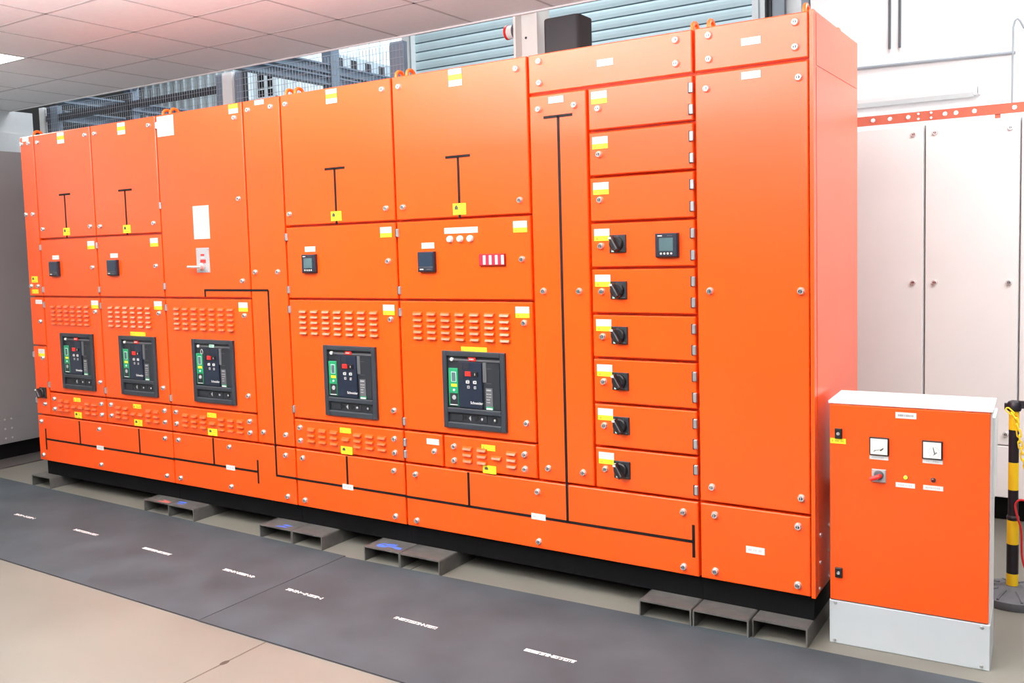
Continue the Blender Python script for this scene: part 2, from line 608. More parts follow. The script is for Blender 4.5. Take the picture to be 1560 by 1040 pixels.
def breaker(cub, cx, tagmat, ring=False):
    """drawout air circuit breaker: trim frame with recessed front, sub-parts as on the photo"""
    zc = .674
    x0, z1 = cx - BW / 2, zc + BH / 2 + ZF

    def X(u):
        return x0 + u * BW

    def Z(v):
        return z1 - v * BH
    key = 'acb'
    mb = MB()
    # trim: four bars round the window, a sill and the lower strip
    wy = -.016

    def bar(u0, u1, v0, v1, y0=wy, y1=.001, m='trim', c=.003):
        mb.cbox(X(u0), X(u1), y0, y1, Z(v1), Z(v0), c, M[m])
    bar(0, .075, 0, 1)
    bar(.925, 1, 0, 1)
    bar(.075, .925, 0, .068)
    bar(.075, .925, .735, .800)
    bar(.075, .925, .925, 1)
    root = mb.build('circuit_breaker', cub.e)
    # recessed back of the window
    mb = MB()
    mb.box(X(.075), X(.925), -.002, .0005, Z(.735), Z(.068), M['bgrey'])
    mb.box(X(.09), X(.91), -.006, -.002, Z(.125), Z(.10), M['bmid'])
    mb.box(X(.655), X(.905), -.007, -.002, Z(.725), Z(.14), M['bgrey'])
    mb.box(X(.68), X(.78), -.0078, -.007, Z(.212), Z(.207), M['bmid'])
    mb.box(X(.68), X(.78), -.0078, -.007, Z(.398), Z(.393), M['bmid'])
    mb.build('recess_plate', root)
    # front cover
    mb = MB()
    mb.cbox(X(.255), X(.635), -.012, -.002, Z(.728), Z(.135), .002, M['navy'])
    mb.box(X(.265), X(.335), -.0128, -.0118, Z(.35), Z(.145), M['bgrey'])
    mb.box(X(.37), X(.43), -.0128, -.0118, Z(.25), Z(.145), M['bgrey'])
    mb.build('front_cover', root)
    # trip unit
    mb = MB()
    mb.cbox(X(.095), X(.250), -.013, -.002, Z(.712), Z(.225), .002, M['green'])
    mb.box(X(.145), X(.225), -.0138, -.0125, Z(.398), Z(.268), M['mint'])
    mb.box(X(.153), X(.217), -.0144, -.0135, Z(.392), Z(.276), M['lcd'])
    mb.box(X(.140), X(.235), -.0138, -.0125, Z(.462), Z(.425), M['yellow_label'])
    mb.box(X(.115), X(.245), -.0138, -.0125, Z(.705), Z(.545), M['bgrey'])
    mb.lathe((X(.185), -.0135, Z(.60)), (0, -1, 0), [(0, .011), (.002, .010)], M['gplast'], 14)
    mb.box(X(.120), X(.240), -.0142, -.0135, Z(.700), Z(.690), M['white_label'])
    mb.lathe((X(.185), -.0135, Z(.505)), (0, -1, 0), [(0, .006), (.002, .005)], M['mint'], 12)
    mb.build('trip_unit', root)
    # buttons
    mb = MB()
    mb.cbox(X(.375), X(.465), -.017, -.011, Z(.315), Z(.255), .001, M['red'])
    mb.lathe((X(.425), -.0165, Z(.285)), (0, -1, 0), [(0, .009), (.003, .008)], M['red'], 14)
    mb.build('open_button', root, smooth=False)['label'] = 'red button'
    mb = MB()
    mb.cbox(X(.487), X(.577), -.017, -.011, Z(.315), Z(.255), .001, M['blackp'])
    mb.box(X(.530), X(.540), -.0175, -.0165, Z(.300), Z(.272), M['white_label'])
    mb.build('close_button', root)['label'] = 'black button'
    mb = MB()
    for u, v, w in ((.415, .385, .055), (.530, .385, .055), (.425, .450, .040), (.530, .452, .036)):
        mb.lathe((X(u), -.0115, Z(v)), (0, -1, 0), [(0, w * BW * .55), (.002, w * BW * .5)], M['bmid'], 14)
        mb.box(X(u - w * .55), X(u + w * .4), -.0145, -.013, Z(v + .022), Z(v - .012), M['white_label' if v < .42 else 'gplast'])
        mb.box(X(u - w * .2), X(u + w * .2), -.0149, -.0142, Z(v + .012), Z(v - .002), M['bgrey'])
    mb.build('state_indicator', root)
    mb = MB()
    mb.cbox(X(.645), X(.705), -.010, -.002, Z(.385), Z(.135), .001, M['bmid'])
    mb.box(X(.645), X(.705), -.0045, -.002, Z(.725), Z(.39), M['blackp'])
    mb.build('charging_lever', root)
    mb = MB()
    mb.box(X(.685), X(.795), -.010, -.0065, Z(.688), Z(.455), M['bmid'])
    writing(mb, X(.70), X(.785), Z(.48), .006, -.010, M['gplast'], 5)
    for k in range(4):
        writing(mb, X(.70), X(.78), Z(.53 + k * .035), .004, -.010, M['gplast'], 6 + k)
    mb.box(X(.685), X(.800), -.0102, -.0065, Z(.728), Z(.690), M['green'])
    mb.box(X(.695), X(.790), -.0112, -.0100, Z(.726), Z(.704), M['white_label'])
    mb.build('rating_plate', root)
    mb = MB()
    mb.box(X(.425), X(.540), -.0100, -.0055, Z(.122), Z(.076), M[tagmat])
    writing(mb, X(.44), X(.53), Z(.099), .006, -.0100, M['white_label'] if tagmat == 'red' else M['green'], 3, .009)
    mb.build('name_tag', root)
    mb = MB()
    mb.lathe((X(.150), -.002, Z(.110)), (0, -1, 0), [(0, .0085), (.008, .0085), (.010, .007)], M['wplast'], 14)
    mb.build('reset_button', root, smooth=True)['label'] = 'white round button'
    if ring:
        mb = MB()
        n = 16
        mb.tube([(X(.25) + .009 * math.cos(2 * math.pi * k / n), -.014, Z(.195) + .013 * math.sin(2 * math.pi * k / n)) for k in range(n)], .0022, M['gplast'], 6, True)
        mb.build('key_ring', root)
    # lower strip: racking interface
    mb = MB()
    mb.box(X(.075), X(.925), -.004, .0005, Z(.925), Z(.800), M['bgrey'])
    mb.box(X(.085), X(.105), -.0046, -.0035, Z(.905), Z(.815), M['blackp'])
    mb.cbox(X(.11), X(.30), -.007, -.003, Z(.905), Z(.815), .001, M['bgrey'])
    for u, r, m in ((.33, .010, 'blackp'), (.52, .011, 'blackp'), (.81, .014, 'blackp')):
        mb.lathe((X(u), -.0035, Z(.86)), (0, -1, 0), [(0, r), (.003, r * .95)], M[m], 14)
    mb.poly([(X(.395), Z(.86)), (X(.43), Z(.825)), (X(.43), Z(.895))], -.0055, -.0035, M['gplast'])
    mb.cbox(X(.57), X(.69), -.007, -.003, Z(.905), Z(.815), .001, M['bgrey'])
    mb.lathe((X(.61), -.0065, Z(.86)), (0, -1, 0), [(0, .006), (.002, .005)], M['gplast'], 12)
    mb.lathe((X(.81), -.0065, Z(.86)), (0, -1, 0), [(0, .006), (.002, .004)], M['gplast'], 12)
    mb.build('racking_strip', root)
    ob = bpy.data.objects.new('brand_lettering', BRAND)
    COL.objects.link(ob)
    place(ob, (X(.545), -.0125, Z(.655)), root)
    return root


# ================================================================= the cubicles
XB = [0, .157, .753, 1.364, 2.068, 2.340, 3.058, 3.785, 4.058, 4.503, 4.937]
TOP, R1, R2, DV, BS = 2.1, 1.44, 1.075, .462, .306
DR = [1.932, 1.757, 1.576, 1.394, 1.210, 1.026, .846, .661, .481, .306]

# --- first cubicle: narrow cable way and two breaker columns
c1 = Cubicle(0, XB[3], 'orange cubicle at the far left end, with two breakers and a narrow side column', left_end=True)
c1.panel('cover_panel', 0, XB[1], R2, TOP)
c1.panel('cover_panel', 0, XB[1], .758, R2)
c1.panel('door', 0, XB[1], BS, .758)
for a, b in ((XB[1], XB[2]), (XB[2], XB[3])):
    c1.panel('cover_panel', a, b, R1, TOP)
    c1.panel('door', a, b, R2, R1)
    lx0 = a + .072
    c1.panel('door', a, b, DV, R2, [(6, 5, lx0, lx0 + .425, .895, 1.030, ())])
    c1.panel('cover_panel', a, b, BS, DV, [(6, 3, lx0 + .015, lx0 + .445, .343, .428, {(2, 0), (3, 0), (3, 2), (2, 2)})])
c1.panel('base_panel', 0, XB[3], 0, BS)
c1.locks([(.029, 2.05), (.107, 2.05), (.029, 1.602), (.107, 1.602), (.036, 1.143), (.112, 1.143), (.114, .916), (.115, .680), (.106, .38),
          (.05, .262), (.05, .04), (.673, .262), (.673, .042), (1.3, .262), (1.3, .043),
          (.207, 2.047), (.707, 2.047), (.207, 1.503), (.707, 1.503), (.803, 2.047), (1.308, 2.047), (.805, 1.499), (1.306, 1.499),
          (.704, 1.256), (1.304, 1.256), (.706, .986), (.713, .556), (1.309, .986), (1.309, .556),
          (.214, .421), (.214, .356), (.711, .421), (.711, .356), (.807, .424), (.807, .357), (1.31, .424), (1.31, .357)])
c1.hinges([(.166, 1.388), (.166, 1.121), (.762, 1.387), (.762, 1.121), (.166, 1.024), (.166, .510), (.762, 1.024), (.762, .508), (.010, .700), (.010, .400)])
c1.labels([('w', .071, 2.077), ('ys', .074, 1.186, .066, .040), ('y', .071, 1.109), ('w', .104, 1.042), ('wy', .098, .713), ('w', .668, .146),
           ('wyw', .453, 2.053), ('ys', .456, 1.480), ('wyw', 1.056, 2.053), ('ys', 1.056, 1.475), ('wy', .697, 1.391), ('w', .322, 1.323),
           ('wy', 1.297, 1.391), ('w', .919, 1.323), ('wy', .700, 1.031), ('wy', 1.301, 1.031), ('y', 1.101, .862, .137, .023),
           ('y', .455, .430), ('ys', .458, .333, .074, .038), ('y', 1.055, .431), ('ys', 1.058, .333, .074, .038)])
c1.mimic([(.399, 1.708, .515, 1.708), (.456, 1.44, .456, 1.708), (.995, 1.700, 1.120, 1.700), (1.056, 1.44, 1.056, 1.700),
          (.086, .078, .086, .216), (.086, .148, XB[3], .148), (.463, .148, .463, .296), (1.058, .148, 1.058, .298)])
inst('mf', meter_flat, on_panel(.317, 1.252), c1.host(.317, 1.252))
inst('mf', meter_flat, on_panel(.914, 1.252), c1.host(.914, 1.252))
inst('knob', knob_mesh, on_panel(.088, .452), c1.host(.088, .452))
breaker(c1, .500, 'red')
breaker(c1, 1.098, 'red')

# --- second cubicle: tall door with papers, breaker, cable way
c2 = Cubicle(XB[3], XB[5], 'orange cubicle with two sheets of paper and a keyed handle on its tall door')
d3 = c2.panel('door', XB[3], XB[4], R2, TOP)
c2.panel('door', XB[3], XB[4], DV, R2, [(7, 5, 1.430, 1.945, .893, 1.030, ())])
c2.panel('cover_panel', XB[3], XB[4], BS, DV, [(7, 3, 1.455, 1.980, .343, .428, {(3, 0), (3, 2)})])
c2.panel('cover_panel', XB[4], XB[5], BS, TOP)
c2.panel('base_panel', XB[3], XB[5], 0, BS)
c2.locks([(1.42, .264), (1.845, .264), (1.422, .044), (1.845, .044), (2.272, .261), (2.274, .044), (2.117, .369), (2.282, .369),
          (1.412, .424), (1.412, .357), (2.015, .418), (2.015, .357), (2.014, .984), (2.014, .555), (2.010, 2.018), (2.013, 1.599), (2.013, 1.168),
          (2.114, 2.047), (2.280, 2.047), (2.112, 1.213), (2.278, 1.213)])
c2.hinges([(1.374, 2.040), (1.374, 1.595), (1.374, 1.141), (1.374, 1.020), (1.374, .503)])
c2.labels([('w', 1.844, .149), ('wy', 2.005, 1.030), ('y', 1.711, .428), ('ys', 1.712, .334, .074, .038), ('yw', 2.003, 2.066), ('w', 2.197, 2.078, .066, .023)])
c2.mimic([(XB[3], .150, 2.057, .150), (2.058, .086, 2.058, .214), (1.711, .150, 1.711, .302), (1.709, 1.082, 1.709, 1.119),
          (1.703, 1.119, 2.199, 1.119), (2.198, .146, 2.198, 1.119), (2.193, .146, XB[5], .146)])
mb = MB()
mb.box(1.380, 1.520, -.002, .0005, 1.975 + ZF, 2.086 + ZF, M['paper'])
for k in range(5):
    writing(mb, 1.400, 1.500, 2.070 - k * .019 + ZF, .004, -.002, M['inkpale'], 31 + k, .008)
mb.build('paper_sheet', d3.o)
mb = MB()
mb.box(1.644, 1.772, -.002, .0005, 1.398 + ZF, 1.578 + ZF, M['paper'])
for k in range(8):
    writing(mb, 1.660, 1.756, 1.558 - k * .020 + ZF, .004, -.002, M['inkpale'], 41 + k, .007)
mb.build('paper_sheet', d3.o)
mb = MB()
mb.cbox(1.655, 1.760, -.004, .0005, 1.215 + ZF, 1.350 + ZF, .001, M['gplast'])
mb.box(1.692, 1.722, -.0048, -.004, 1.306 + ZF, 1.316 + ZF, M['red'])
mb.box(1.688, 1.732, -.0048, -.004, 1.266 + ZF, 1.286 + ZF, M['red'])
mb.box(1.692, 1.722, -.0048, -.004, 1.294 + ZF, 1.299 + ZF, M['inkpale'])
for bx, bz in ((1.664, 1.341), (1.751, 1.341), (1.664, 1.224), (1.751, 1.224)):
    mb.lathe((bx, -.004, bz + ZF), (0, -1, 0), [(0, .004), (.002, .003)], M['chrome'], 8)
mb.lathe((1.708, -.004, 1.248 + ZF), (0, -1, 0), [(0, .022), (.014, .020), (.016, .016)], M['chrome'], 18)
mb.tube([(1.722, -.030, 1.246 + ZF), (1.700, -.034, 1.247 + ZF), (1.662, -.036, 1.247 + ZF), (1.622, -.036, 1.248 + ZF)], .0085, M['chrome'], 10)
mb.lathe((1.718, -.018, 1.246 + ZF), (0, -1, 0), [(0, .013), (.018, .012)], M['chrome'], 14)
mb.build('interlock_plate', d3.o, smooth=True)
breaker(c2, 1.755, 'mint', ring=True)

# --- third cubicle
c3 = Cubicle(XB[5], XB[6], 'orange cubicle in the middle of the row, with one breaker and a small display')
c3.panel('cover_panel', XB[5], XB[6], R1, TOP)
c3.panel('door', XB[5], XB[6], R2, R1)
c3.panel('door', XB[5], XB[6], DV, R2, [(7, 5, 2.405, 2.945, .893, 1.028, ())])
c3.panel('cover_panel', XB[5], XB[6], BS, DV, [(7, 3, 2.425, 2.965, .343, .428, {(3, 0), (3, 2)})])
c3.panel('base_panel', XB[5], XB[6], 0, BS)
c3.locks([(2.384, 2.048), (3.007, 2.048), (2.379, 1.502), (3.004, 1.502), (3.005, 1.256), (3.008, .983), (3.006, .550),
          (2.385, .416), (2.385, .349), (3.003, .414), (3.003, .347), (2.395, .259), (2.993, .259), (2.398, .040), (2.993, .038)])
c3.hinges([(2.350, 1.388), (2.350, 1.122), (2.350, 1.022), (2.350, .510)])
c3.labels([('wyw', 2.691, 2.053), ('ys', 2.691, 1.480), ('w', 2.508, 1.324), ('wy', 2.997, 1.392), ('wy', 2.997, 1.028), ('y', 2.693, .427),
           ('ys', 2.696, .328, .074, .038), ('w', 2.694, .144)])
c3.mimic([(2.627, 1.709, 2.756, 1.709), (2.691, 1.44, 2.691, 1.709), (XB[5], .145, XB[6], .145), (2.693, .145, 2.693, .300)])
inst('ms', meter_small, on_panel(2.507, 1.252), c3.host(2.507, 1.252))
breaker(c3, 2.744, 'red')

# --- fourth cubicle: breaker column, bus strip and nine small compartments
c4 = Cubicle(XB[6], XB[9], 'wide orange cubicle with a stack of nine small doors and black rotary handles')
c4.panel('cover_panel', XB[6], XB[7], R1, TOP)
c4.panel('door', XB[6], XB[7], R2, R1)
c4.panel('door', XB[6], XB[7], DV, R2, [(7, 5, 3.130, 3.680, .890, 1.028, ())])
c4.panel('door', XB[6], 3.287, BS, DV)
c4.panel('cover_panel', 3.287, XB[7], BS, DV, [(4, 3, 3.385, 3.695, .340, .424, {(2, 0), (2, 2)})])
c4.panel('cover_panel', XB[7], XB[9], DR[0], TOP)
c4.panel('cover_panel', XB[7], XB[8], BS, DR[0])
for k in range(9):
    c4.panel('compartment_door', XB[8], XB[9], DR[k + 1], DR[k])
c4.panel('base_panel', XB[6], XB[9], 0, BS)
c4.locks([(3.105, 2.048), (3.732, 2.048), (3.105, 1.502), (3.733, 1.502), (3.736, 1.252), (3.738, .981), (3.737, .548), (3.238, .377),
          (3.349, .411), (3.349, .347), (3.723, .411), (3.723, .347), (3.122, .256), (3.783, .255), (3.122, .036), (3.783, .037), (4.439, .256), (4.438, .037),
          (3.835, 1.870), (4.002, 1.870), (3.837, 1.117), (4.005, 1.117), (3.839, .363), (4.005, .363),
          (3.843, 2.064), (3.843, 1.977), (4.436, 2.064), (4.436, 1.977)])
c4.locks([(4.107, z) for z in (1.844, 1.664, 1.483, 1.299, 1.116, .934, .750, .570, .390)])
c4.hinges([(3.068, 1.386), (3.068, 1.120), (3.068, 1.018), (3.068, .504), (3.068, .404), (3.068, .348)])
for za, zb in ((1.881, 1.801), (1.702, 1.621), (1.522, 1.440), (1.339, 1.256), (1.156, 1.075), (.974, .893), (.791, .710), (.609, .529), (.429, .349)):
    c4.hinges([(4.493, za), (4.493, zb)])
c4.labels([('wyw', 3.419, 2.052, .070, .074), ('ys', 3.420, 1.480, .070, .050), ('w', 3.239, 1.323), ('w', 3.424, 1.386, .180, .026),
           ('wy', 3.730, 1.391), ('wy', 3.730, 1.027), ('y', 3.474, .857, .137, .023), ('w', 3.229, .421), ('y', 3.535, .422), ('ys', 3.538, .324, .070, .036),
           ('w', 3.783, .145), ('w', 3.917, 1.901), ('w', 4.141, 2.021)])
c4.labels([('wy', 4.112, z) for z in (1.888, 1.710, 1.529, 1.344, 1.160, .980, .796, .616, .435)])
c4.mimic([(3.352, 1.710, 3.484, 1.710), (3.420, 1.44, 3.420, 1.710), (XB[6], .143, 4.478, .143), (4.479, .080, 4.479, .210),
          (3.422, .143, 3.422, .300), (3.857, 1.834, 3.990, 1.834), (3.925, .143, 3.925, 1.834)])
inst('mf', meter_flat, on_panel(3.237, 1.250), c4.host(3.237, 1.25))
inst('ms', meter_small, on_panel(4.392, 1.296), c4.host(4.392, 1.296))
for z in (1.307, 1.122, .941, .756, .576, .395):
    inst('knob', knob_mesh, on_panel(4.182, z), c4.host(4.182, z))
for x in (3.365, 3.420, 3.474):
    inst('plamp', push_lamp, on_panel(x, 1.348), c4.host(x, 1.348))
mb = MB()
mb.cbox(3.522, 3.654, -.012, .0005, 1.227 + ZF, 1.279 + ZF, .002, M['darkred'])
for k in range(4):
    xx = 3.528 + k * .0312
    mb.box(xx, xx + .0165, -.0135, -.0115, 1.233 + ZF, 1.273 + ZF, M['crimson'])
    mb.box(xx + .0165, xx + .0295, -.0140, -.0115, 1.233 + ZF, 1.273 + ZF, M['white_label'])
mb.build('annunciator', c4.host(3.588, 1.253))
breaker(c4, 3.473, 'red')

# --- fifth cubicle: plain end cubicle
c5 = Cubicle(XB[9], XB[10], 'plain orange cubicle closing the right end of the row, with one tall blank door', right_end=True)
xr = XB[10] - .012
c5.panel('cover_panel', XB[9], xr, DR[0], TOP)
c5.panel('cover_panel', XB[9], xr, BS, DR[0])
c5.panel('base_panel', XB[9], xr, 0, BS)
c5.locks([(4.564, 2.062), (4.564, 1.976), (4.877, 2.062), (4.877, 1.976), (4.553, 1.870), (4.888, 1.870), (4.557, 1.119), (4.892, 1.119),
          (4.556, .368), (4.890, .368), (4.566, .261), (4.878, .261), (4.565, .041), (4.876, .042)])
c5.labels([('w', 4.720, 2.020), ('w', 4.719, 1.900), ('w', 4.720, .147)])


def side_bolt(o, parent):
    mb = MB()
    mb.lathe((o.x - .001, o.y, o.z), (1, 0, 0), [(0, .008), (.004, .008), (.006, .005)], M['chrome'], 12)
    return mb.build('bolt', parent, smooth=True, keep_origin=o)


for y, z in ((.075, .218), (.070, .116), (.060, .020), (.209, .218), (.209, .120), (.209, .020)):
    inst('sbolt', side_bolt, (4.938, y, z + ZF), c5.e)

# ==================================================================== channels
CH = [(-.043, .164, -.040, 'bare steel channel, alone under the left end of the orange row', ''),
      (1.167, 1.389, -.072, 'left one of the steel channel pair with red and blue paint marks', 'r'),
      (1.391, 1.611, -.078, 'right one of the steel channel pair with red and blue paint marks', 'b'),
      (2.155, 2.387, -.098, 'left channel of the middle pair, marked with one small blue dab', 'm'),
      (2.389, 2.595, -.098, 'unmarked right channel of the middle pair, beside the mat joint', ''),
      (2.876, 3.091, -.106, 'steel channel with a large blue paint smear on its top', 'B'),
      (3.093, 3.323, -.108, 'unmarked steel channel touching the one with the large blue smear', ''),
      (4.283, 4.498, -.088, 'leftmost of the three touching steel channels under the right end', ''),
      (4.502, 4.718, -.084, 'middle one of the three touching steel channels under the right end', ''),
      (4.722, 4.923, -.056, 'rightmost steel channel, next to the white plinth of the small cabinet', '')]
for x0, x1, y0, lab, mk in CH:
    t, h, y1 = .006, .072, .675
    e = thing('steel_channel', ((x0 + x1) / 2, y0, 0), lab, 'steel channel', 'steel channels under the cubicles')
    mb = MB()
    r = .007
    prof = [(x0, 0), (x0, h - r), (x0 + r * .3, h - r * .3), (x0 + r, h), (x1 - r, h), (x1 - r * .3, h - r * .3), (x1, h - r), (x1, 0),
            (x1 - t, 0), (x1 - t, h - t), (x0 + t, h - t), (x0 + t, 0)]
    # build as three pieces so that every face stays convex
    mb.box(x0, x0 + t, y0, y1, 0, h - r, M['steel'])
    mb.box(x1 - t, x1, y0, y1, 0, h - r, M['steel'])
    mb.poly([(x0, h - r), (x0 + r * .3, h - r * .3), (x0 + r, h), (x1 - r, h), (x1 - r * .3, h - r * .3), (x1, h - r)], y0, y1, M['steel'])
    mb.build('channel_body', e)
    if mk:
        mb = MB()
        m_ = M['redpaint'] if mk == 'r' else M['bluepaint']
        a, b, c, d = {'r': (.11, .19, .004, .05), 'b': (.02, .085, .03, .085), 'm': (.115, .185, .015, .06), 'B': (.05, .19, .012, .085)}[mk]
        rng = random.Random(mk)
        for q in range({'r': 4, 'b': 4, 'm': 4, 'B': 11}[mk]):      # short brush strokes running along the channel row
            cx_ = x0 + rng.uniform(a + .012, b - .012)
            cy_ = y0 + rng.uniform(c + .005, d - .005)
            l, wv, sl = rng.uniform(.016, .034), rng.uniform(.004, .009), rng.uniform(-.5, .5)
            zt = h + .0005 + q * .00004
            p4 = [(cx_ - l, cy_ - wv - sl * l * .4), (cx_ + l * .8, cy_ - wv * .6 + sl * l * .4), (cx_ + l, cy_ + wv * .8 + sl * l * .4), (cx_ - l * .7, cy_ + wv - sl * l * .4)]
            mb.add([(x, y, zt) for x, y in p4] + [(x, y, h - .001) for x, y in p4],
                   [(0, 1, 2, 3), (7, 6, 5, 4), (0, 4, 5, 1), (1, 5, 6, 2), (2, 6, 7, 3), (3, 7, 4, 0)], m_)
        mb.build('paint_mark', e)['label'] = 'red paint mark' if mk == 'r' else 'blue paint mark'

# ======================================================================== mats
def rubber_mat(x0, x1, yn0, yn1, yf0, yf1, label, marks):
    e = thing('rubber_mat', ((x0 + x1) / 2, (yn0 + yf0) / 2, 0), label, 'mat', 'dark rubber mats')
    mb = MB()
    h = .006
    v = [(x0, yn0, 0), (x1, yn1, 0), (x1, yf1, 0), (x0, yf0, 0), (x0, yn0, h), (x1, yn1, h), (x1, yf1, h), (x0, yf0, h)]
    mb.add(v, [(4, 5, 6, 7)], M['rubber'])
    mb.add(v, [(0, 1, 5, 4), (1, 2, 6, 5), (2, 3, 7, 6), (3, 0, 4, 7), (3, 2, 1, 0)], M['rubberedge'])
    mb.build('mat_sheet', e)
    for i, (a, ya, b, yb) in enumerate(marks):
        mb = MB()
        rnd = random.Random(100 + i)
        L = b - a
        n = 26
        for k in range(n):
            x = a + L * k / n
            y = ya + (yb - ya) * k / n
            w = L / n
            q = rnd.random()
            if k in (0, 1) or q < .80:
                st = rnd.choice((0, 1, 2))
                hh = .0105
                if st == 0:
                    mb.box(x, x + w * .34, y - hh, y + hh, h, h + .0006, M['marking'])
                    mb.box(x, x + w * .8, y + hh * .45, y + hh, h, h + .0006, M['marking'])
                elif st == 1:
                    mb.box(x, x + w * .8, y - hh, y - hh * .4, h, h + .0006, M['marking'])
                    mb.box(x, x + w * .8, y + hh * .4, y + hh, h, h + .0006, M['marking'])
                    mb.box(x + w * .5, x + w * .8, y - hh, y + hh, h, h + .0006, M['marking'])
                else:
                    mb.box(x, x + w * .82, y - hh, y + hh, h, h + .0006, M['marking'])
            else:
                mb.box(x, x + w * .8, y - .003, y + .003, h, h + .0006, M['marking'])
        mb.build('printed_marking', e)


rubber_mat(-.690, 2.760, -.945, -.990, -.030, -.112, 'left dark rubber mat with four lines of white print on the floor',
           [(.545, -.489, .741, -.489), (1.145, -.500, 1.356, -.503), (1.761, -.515, 1.980, -.520), (2.380, -.531, 2.592, -.536)])
rubber_mat(2.764, 6.6, -.992, -1.010, -.124, -.020, 'right dark rubber mat with three lines of white print, reaching the small cabinet',
           [(2.830, -.568, 3.048, -.576), (3.445, -.579, 3.656, -.583), (4.049, -.575, 4.258, -.574)])

# ============================================================ small control cabinet
cw = thing('control_cabinet', (4.978, .040, 0), 'small waist-high cabinet with orange door, two dial gauges and white plinth', 'control cabinet')
YAW = R(2.2)


def cb(mbx, name, parent=None, smooth=False):
    """local cabinet coordinates (x right, y back, z up from floor) -> part of the cabinet"""
    for i, v in enumerate(mbx.v):
        mbx.v[i] = v + Vector((4.978, .040, 0))
    return mbx.build(name, cw if parent is None else parent, smooth)


WC, DC, HC = .512, .255, .885
D0 = .163    # door bottom
mb = MB()
mb.cbox(0, WC, .018, DC, D0 - .003, HC, .002, M['whitecab'])
mb.cbox(-.004, WC + .004, .004, DC + .004, HC - .006, HC + .004, .002, M['whitecab'])
mb.box(WC - .001, WC + .008, .05, DC - .01, D0 + .42, HC - .03, M['palegrey'])
cb(mb, 'housing')
mb = MB()
mb.cbox(-.001, WC + .001, .001, DC, 0, D0 - .004, .002, M['plinthgrey'])
pl = cb(mb, 'plinth')
for x, z in ((.019, .150), (.489, .148), (.016, .012), (.488, .012)):
    mb = MB()
    mb.lathe((x, .002, z), (0, -1, 0), [(0, .006), (.003, .006), (.004, .004)], M['zinc'], 10)
    cb(mb, 'bolt', pl, True)
mb = MB()
mb.cbox(.002, .507, 0, .018, D0, D0 + .714, .002, M['orange'])
cd = cb(mb, 'door')
for z in (.611, .103):
    mb = MB()
    mb.cbox(.020, .044, -.010, .001, D0 + z - .018, D0 + z + .018, .002, M['blackp'])
    mb.lathe((.032, -.010, D0 + z), (0, -1, 0), [(0, .0062), (.003, .0056)], M['chrome'], 12)
    cb(mb, 'lock', cd)


def plate(x, z, w, h, m, ink, name, sd):
    mbx = MB()
    mbx.box(x - w / 2, x + w / 2, -.0018, .0005, D0 + z - h / 2, D0 + z + h / 2, M[m])
    writing(mbx, x - w * .38, x + w * .38, D0 + z, h * .34, -.0018, M[ink], sd, .005)
    cb(mbx, name, cd)


plate(.252, .690, .066, .021, 'white_label', 'ink', 'name_label', 71)
plate(.030, .583, .053, .019, 'yellow_label', 'inky', 'warning_label', 72)
plate(.166, .535, .061, .014, 'white_label', 'inkpale', 'name_label', 73)
plate(.336, .538, .062, .015, 'white_label', 'inkpale', 'name_label', 74)
plate(.251, .446, .061, .016, 'white_label', 'inkpale', 'name_label', 75)
plate(.338, .446, .062, .016, 'white_label', 'inkpale', 'name_label', 76)
for x, z, kind in ((.167, .576, 0), (.335, .578, 1)):
    mb = MB()
    a = .0315
    mb.cbox(x - a, x + a, -.010, .001, D0 + z - a, D0 + z + a, .002, M['blackp'])
    mb.box(x - a + .004, x + a - .004, -.0108, -.0098, D0 + z - a + .004, D0 + z + a - .004, M['wplast'])
    yy0, yy1 = -.0116, -.0106
    cxp, czp = (x - .018, D0 + z - .019) if kind == 0 else (x + .006, D0 + z - .006)
    if kind == 0:      # needle low, scale along the bottom
        for k in range(9):
            an = R(4 + k * 9)
            mb.box(x + .018 - .034 * math.cos(an) - .0006, x + .018 - .034 * math.cos(an) + .0006, yy0, yy1, D0 + z - .020 + .020 * math.sin(an) * .4, D0 + z - .017 + .020 * math.sin(an) * .4, M['inkdark'])
        mb.poly([(x - .016, D0 + z - .0135), (x + .013, D0 + z - .0095), (x + .013, D0 + z - .0075), (x - .016, D0 + z - .0125)], yy0, yy1, M['ink'])
        mb.poly([(x + .006, D0 + z - .015), (x + .016, D0 + z - .005), (x + .012, D0 + z - .004), (x + .003, D0 + z - .013)], yy0 - .0004, yy1, M['inkdark'])
    else:              # round scale with a needle pointing up left
        for k in range(14):
            an = R(-40 + k * 20)
            mb.box(cxp + .017 * math.cos(an) - .0008, cxp + .017 * math.cos(an) + .0008, yy0, yy1, czp + .017 * math.sin(an) - .0008, czp + .017 * math.sin(an) + .0008, M['ink'])
        mb.poly([(cxp + .004, czp - .007), (cxp + .001, czp - .009), (cxp - .004, czp + .015), (cxp - .002, czp + .016)], yy0, yy1, M['inkdark'])
        mb.poly([(cxp + .010, czp - .002), (cxp - .004, czp - .012), (cxp - .003, czp - .009), (cxp + .007, czp + .002)], yy0, yy1, M['ink'])
    cb(mb, 'gauge', cd)
mb = MB()
mb.cbox(.166 - .023, .166 + .023, -.006, .001, D0 + .471 - .023, D0 + .471 + .023, .002, M['gplast'])
mb.lathe((.166, -.006, D0 + .475), (0, -1, 0), [(0, .016), (.010, .014)], M['darkgrey'], 16)
mb.add([], [], M['red'])
p0, p1 = Vector((.172, 0, D0 + .474)), Vector((.141, 0, D0 + .462))
mb.tube([p0 + Vector((0, -.014, 0)), p0 + Vector((-.004, -.024, -.001)), (p0 + p1) / 2 + Vector((0, -.028, 0)), p1 + Vector((0, -.028, 0))], .0075, M['red'], 10)
cb(mb, 'selector_switch', cd, True)
